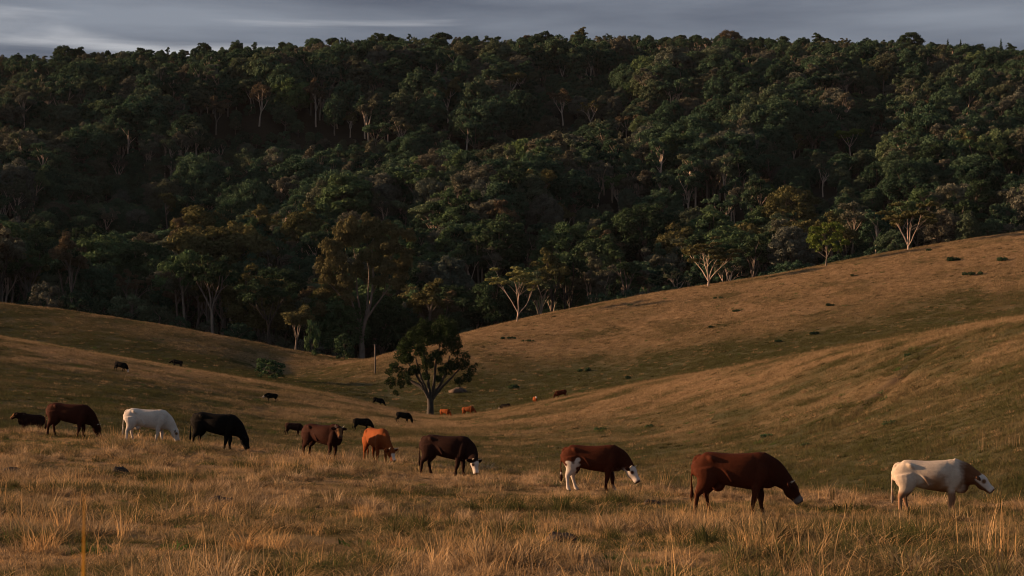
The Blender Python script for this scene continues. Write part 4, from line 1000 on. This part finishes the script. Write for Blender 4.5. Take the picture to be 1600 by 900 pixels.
# ------------------------------------------------------------------ cattle
def catmull(P, m=4):
    P = np.asarray(P, float); Q = np.vstack([2 * P[0] - P[1], P, 2 * P[-1] - P[-2]]); out = []
    for i in range(1, len(Q) - 2):
        for t in np.linspace(0, 1, m, endpoint=False):
            a, b, c, d = Q[i - 1], Q[i], Q[i + 1], Q[i + 2]
            out.append(.5 * ((2 * b) + (-a + c) * t + (2 * a - 5 * b + 4 * c - d) * t * t + (-a + 3 * b - 3 * c + d) * t ** 3))
    out.append(Q[-2]); return np.array(out)
def loft(ctrl, lat, power=2.0, sides=18, m=4):
    """ctrl rows: x y z rv rl (radius across the lateral axis and along it); closed skin"""
    C = catmull(ctrl, m); P = C[:, :3]; rv = np.maximum(C[:, 3], .004); rl = np.maximum(C[:, 4], .004)
    T = np.gradient(P, axis=0); T /= np.linalg.norm(T, axis=1)[:, None] + 1e-9
    L = np.asarray(lat, float)[None, :] - T * (T @ np.asarray(lat, float))[:, None]; L /= np.linalg.norm(L, axis=1)[:, None] + 1e-9
    N = np.cross(T, L)
    a = np.linspace(0, 2 * np.pi, sides, endpoint=False); ca = np.sign(np.cos(a)) * np.abs(np.cos(a)) ** (2 / power); sa = np.sign(np.sin(a)) * np.abs(np.sin(a)) ** (2 / power)
    V = P[:, None] + rl[:, None, None] * ca[None, :, None] * L[:, None] + rv[:, None, None] * sa[None, :, None] * N[:, None]
    n = len(P); i = np.arange(n - 1)[:, None] * sides; j = np.arange(sides)[None]; k = (j + 1) % sides
    Q = np.stack([i + j, i + k, i + sides + k, i + sides + j], -1).reshape(-1, 4)
    V = np.vstack([V.reshape(-1, 3), P[0], P[-1]]); c0, c1 = n * sides, n * sides + 1; jj = np.arange(sides); kk = (jj + 1) % sides
    T3 = np.vstack([np.stack([kk, jj, np.full(sides, c0)], 1), np.stack([(n - 1) * sides + jj, (n - 1) * sides + kk, np.full(sides, c1)], 1)])
    return V, Q, T3
def unit(v): v = np.asarray(v, float); return v / np.linalg.norm(v)
def cow_mesh(pose, swing=(0, 0, 0, 0), turn=0.0, fat=1.0, voxel=.02, seed=0, udder=False, tail=0.0, brisket=1.0):
    """one continuous skin; forward is +X, hooves at z = 0"""
    parts = []
    parts.append(loft([(-.875, 0, 1.12, .06, .07), (-.85, 0, 1.10, .17, .15), (-.74, 0, 1.05, .275, .225), (-.56, 0, 1.02, .32, .255), (-.34, 0, 1.0, .325, .265), (-.08, 0, .965, .35, .305 * fat), (.18, 0, .95, .375, .315 * fat),
                       (.40, 0, .945, .395, .285), (.56, 0, .985, .375, .245), (.70, 0, 1.0, .305, .205), (.80, 0, 1.0, .20, .14), (.86, 0, 1.0, .06, .05)], (0, 1, 0), 2.35, 22))
    # hook bones, withers
    for sgn in (-1, 1):
        parts.append(loft([(-.60, sgn * .13, 1.21, .05, .06), (-.50, sgn * .215, 1.20, .065, .055), (-.38, sgn * .20, 1.12, .045, .045)], (0, 0, 1)))
        parts.append(loft([(.56, sgn * .06, 1.25, .07, .06), (.57, sgn * .185, 1.06, .13, .075), (.55, sgn * .205, .86, .15, .085), (.50, sgn * .19, .68, .09, .07)], (0, 1, 0)))
        parts.append(loft([(-.30, sgn * .24, 1.02, .03, .03), (-.16, sgn * .272, .90, .04, .04), (-.06, sgn * .262, .72, .04, .04)], (0, 1, 0), 2.0, 10))
        parts.append(loft([(-.84, sgn * .09, 1.12, .05, .05), (-.80, sgn * .12, 1.10, .065, .06), (-.72, sgn * .15, 1.05, .05, .05)], (0, 1, 0), 2.0, 10))
    nk = {'graze': (.80, .66), 'low': (.92, .80), 'level': (.90, .86), 'up': (.80, .98)}[pose]
    parts.append(loft([(.66, 0, .74, .08, .05), ((.66 + nk[0]) / 2 + .04, 0, (.74 + nk[1]) / 2 - .04, .10, .035), (nk[0] + .06, 0, nk[1] + .02, .06, .03)], (0, 1, 0), 2.0, 10))
    # legs
    for q, (sx, sgn) in enumerate(((1, 1), (1, -1), (-1, 1), (-1, -1))):
        w = swing[q]; ca, sa = math.cos(w), math.sin(w)
        if sx > 0: pts = [(.50, .17, .84, .15, .10), (.47, .17, .66, .10, .075), (.50, .155, .43, .066, .060), (.49, .15, .36, .060, .055), (.485, .145, .20, .038, .036), (.50, .145, .115, .052, .048), (.53, .145, .05, .052, .052), (.545, .145, 0.0, .064, .058)]; piv = (.50, .86)
        else: pts = [(-.60, .15, .98, .26, .13), (-.58, .175, .80, .235, .12), (-.60, .17, .63, .15, .085), (-.685, .16, .46, .070, .05), (-.685, .155, .36, .050, .042), (-.67, .15, .20, .042, .038), (-.655, .15, .115, .052, .046), (-.625, .15, .05, .052, .052), (-.61, .15, 0.0, .064, .058)]; piv = (-.52, .92)
        o = []
        for (x, yy, z, rv, rl) in pts:
            f_ = smooth01(np.array(piv[1] - z), 0, .35); dx, dz = x - piv[0], z - piv[1]
            o.append((piv[0] + dx + float(f_) * (-dz) * math.tan(w), yy * sgn, z, rv * 1.1, rl * 1.1))
        parts.append(loft(o, (0, 1, 0), 2.0, 14, 3))
    # neck and head
    if pose == 'graze': neck = [(.50, 1.05), (.75, .91), (.93, .73), (1.06, .57)]; hd = unit((.40, 0, -.92))
    elif pose == 'low': neck = [(.50, 1.05), (.77, .95), (.98, .79), (1.12, .66)]; hd = unit((.60, 0, -.80))
    elif pose == 'level': neck = [(.50, 1.06), (.76, 1.01), (.98, .93), (1.12, .88)]; hd = unit((.76, 0, -.65))
    else: neck = [(.46, 1.08), (.70, 1.12), (.88, 1.17), (1.00, 1.22)]; hd = unit((.78, 0, -.63))
    rad = [(.33, .20), (.275, .155), (.205, .12), (.15, .11)]
    ct, stn = math.cos(turn), math.sin(turn); N_ = []
    for i, (x, z) in enumerate(neck):
        a = turn * (i / 3.0) * .8; dx = x - neck[0][0]
        N_.append((neck[0][0] + dx * math.cos(a), dx * math.sin(a), z, *rad[i]))
    poll = np.array(N_[-1][:3]); hd = np.array([hd[0] * ct, hd[0] * stn, hd[2]]); lat = np.array([-stn, ct, 0.0]); fup = np.cross(hd, lat); fup = fup if fup[2] > 0 or pose == 'graze' else -fup
    N_.append((*(poll + hd * .10), .125, .105))
    parts.append(loft(N_, (0, 1, 0), 2.1, 18))
    if brisket: parts.append(loft([(.48, 0, .74, .12, .10), (.70, 0, .74, .16 * brisket, .085), (.80, 0, .80, .10 * brisket, .05), (.88, 0, .86, .05, .03)], (0, 1, 0)))
    hp_ = lambda d, o, rv, rl: (*(poll + hd * d + fup * o), rv, rl)
    parts.append(loft([hp_(-.08, .03, .07, .07), hp_(-.03, .025, .13, .115), hp_(.06, .0, .16, .132), hp_(.15, -.02, .16, .122), hp_(.24, -.02, .128, .096), hp_(.32, -.02, .108, .09), hp_(.395, -.02, .104, .10), hp_(.445, -.025, .075, .08)], lat, 2.3, 16))
    ears = []
    for sgn in (-1, 1):
        e0 = poll + hd * .02 + lat * sgn * .09 + fup * .04; ed = unit(lat * sgn + np.array([0, 0, -.12]) - hd * .25)
        parts.append(loft([(*(e0), .035, .03), (*(e0 + ed * .08), .068, .030), (*(e0 + ed * .17), .066, .028), (*(e0 + ed * .25), .016, .014)], hd * .3 + fup, 2.0, 10, 3))
    # tail
    tx = -.88; parts.append(loft([(-.74, 0, 1.26, .035, .05), (-.85, 0, 1.19, .045, .045), (-.905, tail * .3, 1.0, .030, .028), (-.93, tail * .7, .72, .020, .020), (-.92, tail, .52, .032, .030), (-.915, tail * 1.05, .38, .048, .040), (-.92, tail * 1.1, .26, .012, .012)], (0, 1, 0), 2.0, 10, 3))
    if udder: parts.append(loft([(-.48, 0, .66, .06, .08), (-.36, 0, .60, .11, .13), (-.24, 0, .64, .06, .08)], (0, 1, 0)))
    Vs, Qs, Ts, off = [], [], [], 0
    for V, Q, T in parts: Vs.append(V); Qs.append(Q + off); Ts.append(T + off); off += len(V)
    tmp = mesh_np('tmp', np.concatenate(Vs), [np.concatenate(Qs), np.concatenate(Ts)], [])
    ob = bpy.data.objects.new('tmp', tmp); COL.objects.link(ob)
    rm = ob.modifiers.new('r', 'REMESH'); rm.mode = 'VOXEL'; rm.voxel_size = voxel; rm.adaptivity = 0
    sm = ob.modifiers.new('s', 'SMOOTH'); sm.factor = .5; sm.iterations = 3
    dg = bpy.context.evaluated_depsgraph_get(); me = bpy.data.meshes.new_from_object(ob.evaluated_get(dg))
    bpy.data.objects.remove(ob); bpy.data.meshes.remove(tmp)
    me.polygons.foreach_set('use_smooth', np.ones(len(me.polygons), bool))
    return me, poll, hd, lat, fup
def noise3(P, s, seed):
    r = np.random.default_rng(seed); o = 0
    for k in range(5):
        w = r.normal(0, 1, 3) * s * (1 + .5 * k); o = o + np.sin(P @ w + r.uniform(0, 6.28)) / (1 + .4 * k)
    return o / 2.4
M_coat = new_mat('cow_coat'); b = NB(M_coat)
at = b.n('ShaderNodeAttribute', attribute_name='coat'); tcn = b.n('ShaderNodeTexCoord')
nf = b.math('ADD', b.math('MULTIPLY', b.noise(16.0, tcn.outputs['Object'], 6, .75), .55), b.math('MULTIPLY', b.noise(3.0, tcn.outputs['Object'], 3, .5), .45))
v = b.n('ShaderNodeMapRange'); v.inputs['To Min'].default_value = .45; v.inputs['To Max'].default_value = 1.6; b.l(nf, v.inputs['Value'])
hs = b.n('ShaderNodeHueSaturation'); b.l(at.outputs['Color'], hs.inputs['Color']); b.l(v.outputs['Result'], hs.inputs['Value'])
p = b.n('ShaderNodeBsdfPrincipled'); p.inputs['Roughness'].default_value = .75; p.inputs['Specular IOR Level'].default_value = .04
b.l(hs.outputs['Color'], p.inputs['Base Color'])
bp = b.n('ShaderNodeBump'); bp.inputs['Strength'].default_value = .5; bp.inputs['Distance'].default_value = .03; b.l(nf, bp.inputs['Height']); b.l(bp.outputs[0], p.inputs['Normal'])
o = b.n('ShaderNodeOutputMaterial'); b.l(p.outputs[0], o.inputs['Surface'])
BLK = (.005, .0045, .004); DKB = (.020, .0085, .006); CHE = (.036, .0115, .0065); RED = (.050, .0142, .0065); ORG = (.165, .047, .0135); WHT = (.44, .40, .36); CRM = (.40, .345, .28); TAN = (.22, .11, .045)
def paint(me, base, seed, poll, hd, fup, dark=.5, face=None, legs=None, belly=None, patch=None, rear=None, socks=None, muzzle=(.07, .045, .04), neckc=None):
    P = np.empty(len(me.vertices) * 3, np.float32); me.vertices.foreach_get('co', P); P = P.reshape(-1, 3).astype(float)
    C = np.tile(np.array(base, float), (len(P), 1)); nz_ = noise3(P, 3.0, seed) + .7 * noise3(P, 9.0, seed + 3)
    def put(w, c): nonlocal C; w = np.clip(w, 0, 1)[:, None]; C = C * (1 - w) + np.array(c)[None] * w
    put(smooth01(P[:, 0] + nz_ * .12, .35, .85) * dark * .8, tuple(np.array(base) * .35))       # darker forequarters
    put(smooth01(-P[:, 2], -.5, -.2) * dark * .7, tuple(np.array(base) * .35))                  # darker lower legs
    h = (P - poll) @ hd; up_ = (P - poll) @ fup; far = np.linalg.norm(P - (poll + np.outer(np.clip(h, -.1, .55), hd)), axis=1)
    head = (far < .24) & (h > -.06) & (P[:, 0] > .75)
    if patch: put(smooth01(noise3(P, patch[1], seed + 5) + patch[2], -patch[4], patch[4]) * (P[:, 0] < patch[3]), patch[0])
    if neckc: put(smooth01(P[:, 0] + nz_ * .08, .62, .85), neckc)
    if belly: put(smooth01(-(P[:, 2] + nz_ * .10), -belly[1] - .05, -belly[1] + .12) * smooth01(P[:, 0] + nz_ * .09, belly[2] - .08, belly[2] + .08) * (1 - smooth01(P[:, 0] - nz_ * .09, belly[3] - .08, belly[3] + .08)) * (.75 + .2 * nz_), belly[0])
    if rear: put(smooth01(-(P[:, 0] + nz_ * .10), .40, .46) * smooth01(-(P[:, 2] + nz_ * .16 - (P[:, 0] + .6) * .5), -.78, -.73), rear)
    if socks: put(smooth01(-(P[:, 2] + nz_ * .05), -socks[1], -socks[1] + .06), socks[0])
    if legs: put(smooth01(-P[:, 2], -.62, -.5), legs)
    if face: put(head * smooth01(h + nz_ * .04, face[1], face[1] + .05) * smooth01(up_ + .35, face[2], face[2] + .04), face[0])
    lt = (P - poll) @ np.cross(fup, hd)
    for sg in (-1, 1):
        ep = poll + hd * .14 + np.cross(fup, hd) * sg * .10 + fup * .045
        put(1 - smooth01(np.linalg.norm(P - ep, axis=1), .035, .075), tuple(np.array(base) * .5 if base[0] < .3 else (.12, .06, .03)))
        np_ = poll + hd * .43 + np.cross(fup, hd) * sg * .045 + fup * .03
        put(1 - smooth01(np.linalg.norm(P - np_, axis=1), .02, .035), (.01, .008, .007))
    put(head * (h < .1) * smooth01(np.abs(lt), .13, .16), tuple(np.array(base) * .4) if base[0] < .3 else (.02, .014, .01))
    put(head * smooth01(h, .415, .44), muzzle)
    put(smooth01(-P[:, 2], -.055, -.035), (.02, .016, .012))                                     # hooves
    put((P[:, 0] < -.86) * smooth01(-P[:, 2], -.55, -.45), tuple(np.array(base) * .45))           # tail switch
    a = me.color_attributes.new('coat', 'FLOAT_COLOR', 'POINT'); a.data.foreach_set('color', np.concatenate([C, np.ones((len(C), 1))], 1).astype(np.float32).ravel())
    me.materials.append(M_coat)
NC = [0]
def cow(px, feet, Y, heading, label, base, pose='graze', scale=1.0, swing=(0.05, -.12, .1, -.14), turn=0.0, horns=0.0, voxel=.02, group='cattle grazing on the hill', cat='cow', name='cow', band=None, fat=1.0, udder=False, tail=0.05, brisket=1.0, sink=0.0, **pt):
    NC[0] += 1; seed = NC[0] * 13
    if band: x, y, z = on_ground(px, feet, *band)
    elif Y: y = Y; x = (px - 800) / F * y; z = hz(x, y)
    else: x, y, z = on_ground(px, feet, 25, 110)
    me, poll, hd, lat, fup = cow_mesh(pose, swing, turn, fat, voxel, seed, udder, tail, brisket)
    paint(me, base, seed, poll, hd, fup, **pt); me.name = 'cow_body'
    hr = R(heading); e = .6
    zf, zb = hz(x + math.cos(hr) * e, y + math.sin(hr) * e), hz(x - math.cos(hr) * e, y - math.sin(hr) * e)
    pitch = math.atan2(zf - zb, 2 * e)
    root = link(name, None, None, (x, y, (zf + zb) / 2 - .02 - sink), None, scale); root.rotation_euler = (Matrix.Rotation(hr, 3, 'Z') @ Matrix.Rotation(-pitch, 3, 'Y')).to_euler()
    tag(root, label, cat, group); link('body', me, root)
    for sgn in (-1, 1):
        if horns:
            acc = Acc(); s0 = poll - hd * .01 + lat * sgn * .065 + fup * .065
            tube(acc, [s0, s0 + lat * sgn * .07 * horns + fup * .03, s0 + lat * sgn * .12 * horns + fup * .10 * horns, s0 + lat * sgn * .11 * horns + fup * .18 * horns], [.026, .022, .015, .003], 7)
            link('horn', acc.mesh('horn', [M_horn], True), root)
        if voxel < .025:
            ec = poll + hd * .14 + lat * sgn * .098 + fup * .045; a = np.linspace(0, 2 * np.pi, 8, endpoint=False); V = [ec + lat * sgn * .022]; V += [ec + (hd * np.cos(t) + fup * np.sin(t)) * .024 for t in a]
            me_e = mesh_np('eye', np.array(V), [np.array([[0, 1 + i, 1 + (i + 1) % 8] for i in range(8)])], [M_eye], None, None, True); link('eye', me_e, root)
    return root, y
# the ten in the foreground, left to right
cow(47, 672, 84, 215, 'dark brown calf partly hidden in grass at the far left edge', DKB, 'up', .68, turn=-.2, face=(TAN, .06, .3))
cow(106, 684, None, -3, 'chestnut cow with dark head grazing, leftmost of the large cattle', CHE, 'graze', 1.0, horns=.7, dark=.9, swing=(.1, -.1, .12, -.12))
cow(228, 692, None, 2, 'white cow grazing between the chestnut cow and the black cow', (.42, .39, .35), 'graze', 1.0, dark=0, tail=.02, swing=(.15, -.12, .16, -.08), udder=True)
cow(334, 703, None, -6, 'solid black cow grazing right of the white cow', BLK, 'graze', 1.04, dark=.2, swing=(.06, -.1, .16, -.1), fat=1.05)
cow(502, 717, None, -28, 'brown cow standing with raised head turned towards the camera', (.027, .0095, .006), 'up', .96, turn=-.75, horns=.9, swing=(.03, -.06, .05, -.08), dark=.8, face=((.10, .05, .022), .05, .33))
cow(588, 724, None, -62, 'bright orange-brown horned cow grazing towards the camera', ORG, 'graze', .98, turn=.25, horns=1.1, dark=.35, face=(WHT, .16, .38), fat=.95)
cow(696, 743, None, -14, 'dark brown cow with white face grazing in the centre', DKB, 'graze', 1.0, turn=-.6, horns=.8, face=(WHT, .04, .27), swing=(.1, -.16, .12, -.16), socks=None, tail=.06)
cow(926, 767, None, -8, 'red-brown cow with white face and white hind leg grazing', RED, 'low', 1.0, turn=-.4, horns=.7, face=(WHT, -.02, .24), rear=WHT, belly=(WHT, .66, .62, 1.1), swing=(.12, -.14, .18, -.05), dark=.7, fat=.95)
cow(1148, 803, None, -9, 'largest dark red cow with grey muzzle walking right', RED, 'low', 1.04, turn=-.05, horns=.6, face=((.10, .09, .085), .30, .20), fat=.98, dark=.75, swing=(.10, -.16, .14, -.2), tail=.08, udder=True)
cow(1455, 804, None, -8, 'cream and brown patched cow with white face, rightmost of the herd', CRM, 'level', .98, turn=-.25, horns=0, face=(WHT, -.04, .27), neckc=(.10, .045, .022), brisket=1.4, dark=0, legs=(.22, .13, .08), swing=(.06, -.1, .14, -.1), belly=((.20, .105, .05), 1.02, -.20, .34))
# cattle further off
V2 = .034
FARG = 'small cattle on the slopes behind'
cow(441, 703, 104, -15, 'white-backed cow with black head half hidden behind the crest', WHT, 'graze', .72, voxel=V2, group=FARG, neckc=BLK, dark=0, patch=(BLK, 3.0, -.1, .5, .06), face=(BLK, 0, 0), sink=0.0)
cow(402, 703, 101, 20, 'black calf almost wholly hidden behind the crest right of the black cow', BLK, 'up', .62, voxel=V2, group=FARG)
cow(458, 681, None, 0, 'small brown cow grazing behind the black and white cow', DKB, 'graze', .92, voxel=V2, group=FARG, band=(130, 300))
cow(565, 674, None, 5, 'black cow grazing behind the orange cow', BLK, 'graze', 1.02, voxel=V2, group=FARG, band=(130, 300))
cow(629, 661, None, -5, 'black cow grazing on the hollow edge left of the lone tree', BLK, 'graze', .98, voxel=V2, group=FARG, band=(150, 300))
cow(589, 634, None, 0, 'black cow on the left slope crest below the wooden post', BLK, 'low', .95, voxel=V2, group=FARG, band=(200, 330))
cow(424, 628, None, 205, 'small black cow facing left alone on the left slope', BLK, 'level', .85, voxel=V2, group=FARG, face=(WHT, .1, .0), band=(200, 330))
cow(187, 581, None, -12, 'black cow with white face grazing high on the left slope', BLK, 'graze', 1.0, voxel=V2, group=FARG, face=(WHT, .0, .0), band=(200, 335))
cow(276, 572, None, 180, 'black cow on the crest line of the left slope', BLK, 'level', .95, voxel=V2, group=FARG, band=(200, 335))
cow(695, 652, 286, -30, 'orange-brown cow just right of the lone tree trunk', ORG, 'graze', .95, voxel=V2, group=FARG, dark=.3)
cow(732, 654, 282, -22, 'orange-brown cow, second right of the lone tree', (.14, .042, .013), 'graze', 1.05, voxel=V2, group=FARG, dark=.5)
cow(791, 633, 293, 160, 'black cow with white face peering over the right slope crest', BLK, 'level', .85, voxel=V2, group=FARG, face=(WHT, .0, .0))
cow(836, 624, 283, -80, 'orange cow with pale forehead facing the camera on the slope crest', ORG, 'up', .85, voxel=V2, group=FARG, face=(WHT, .0, .30))
cow(878, 615, 280, 185, 'red-brown cow on the slope crest right of the orange cow', RED, 'graze', .98, voxel=V2, group=FARG, dark=.4)

# ------------------------------------------------------------------ evening air
def haze():
    x0, x1, y0, y1, z0, z1 = -1500., 1500., -80., 2500., -30., 260.
    V = np.array([(x, y, z) for x in (x0, x1) for y in (y0, y1) for z in (z0, z1)])
    Q = np.array([(0, 1, 3, 2), (4, 6, 7, 5), (0, 4, 5, 1), (2, 3, 7, 6), (0, 2, 6, 4), (1, 5, 7, 3)])
    m = new_mat('haze'); b = NB(m); v = b.n('ShaderNodeVolumePrincipled'); o = b.n('ShaderNodeOutputMaterial')
    v.inputs['Color'].default_value = (.80, .88, 1.0, 1); v.inputs['Density'].default_value = .000008; v.inputs['Anisotropy'].default_value = 0.0
    b.l(v.outputs[0], o.inputs['Volume'])
    tag(link('haze', mesh_np('haze', V, [Q], [m])), 'thin blue evening haze in front of the far forest', 'haze', None, 'stuff')
haze()
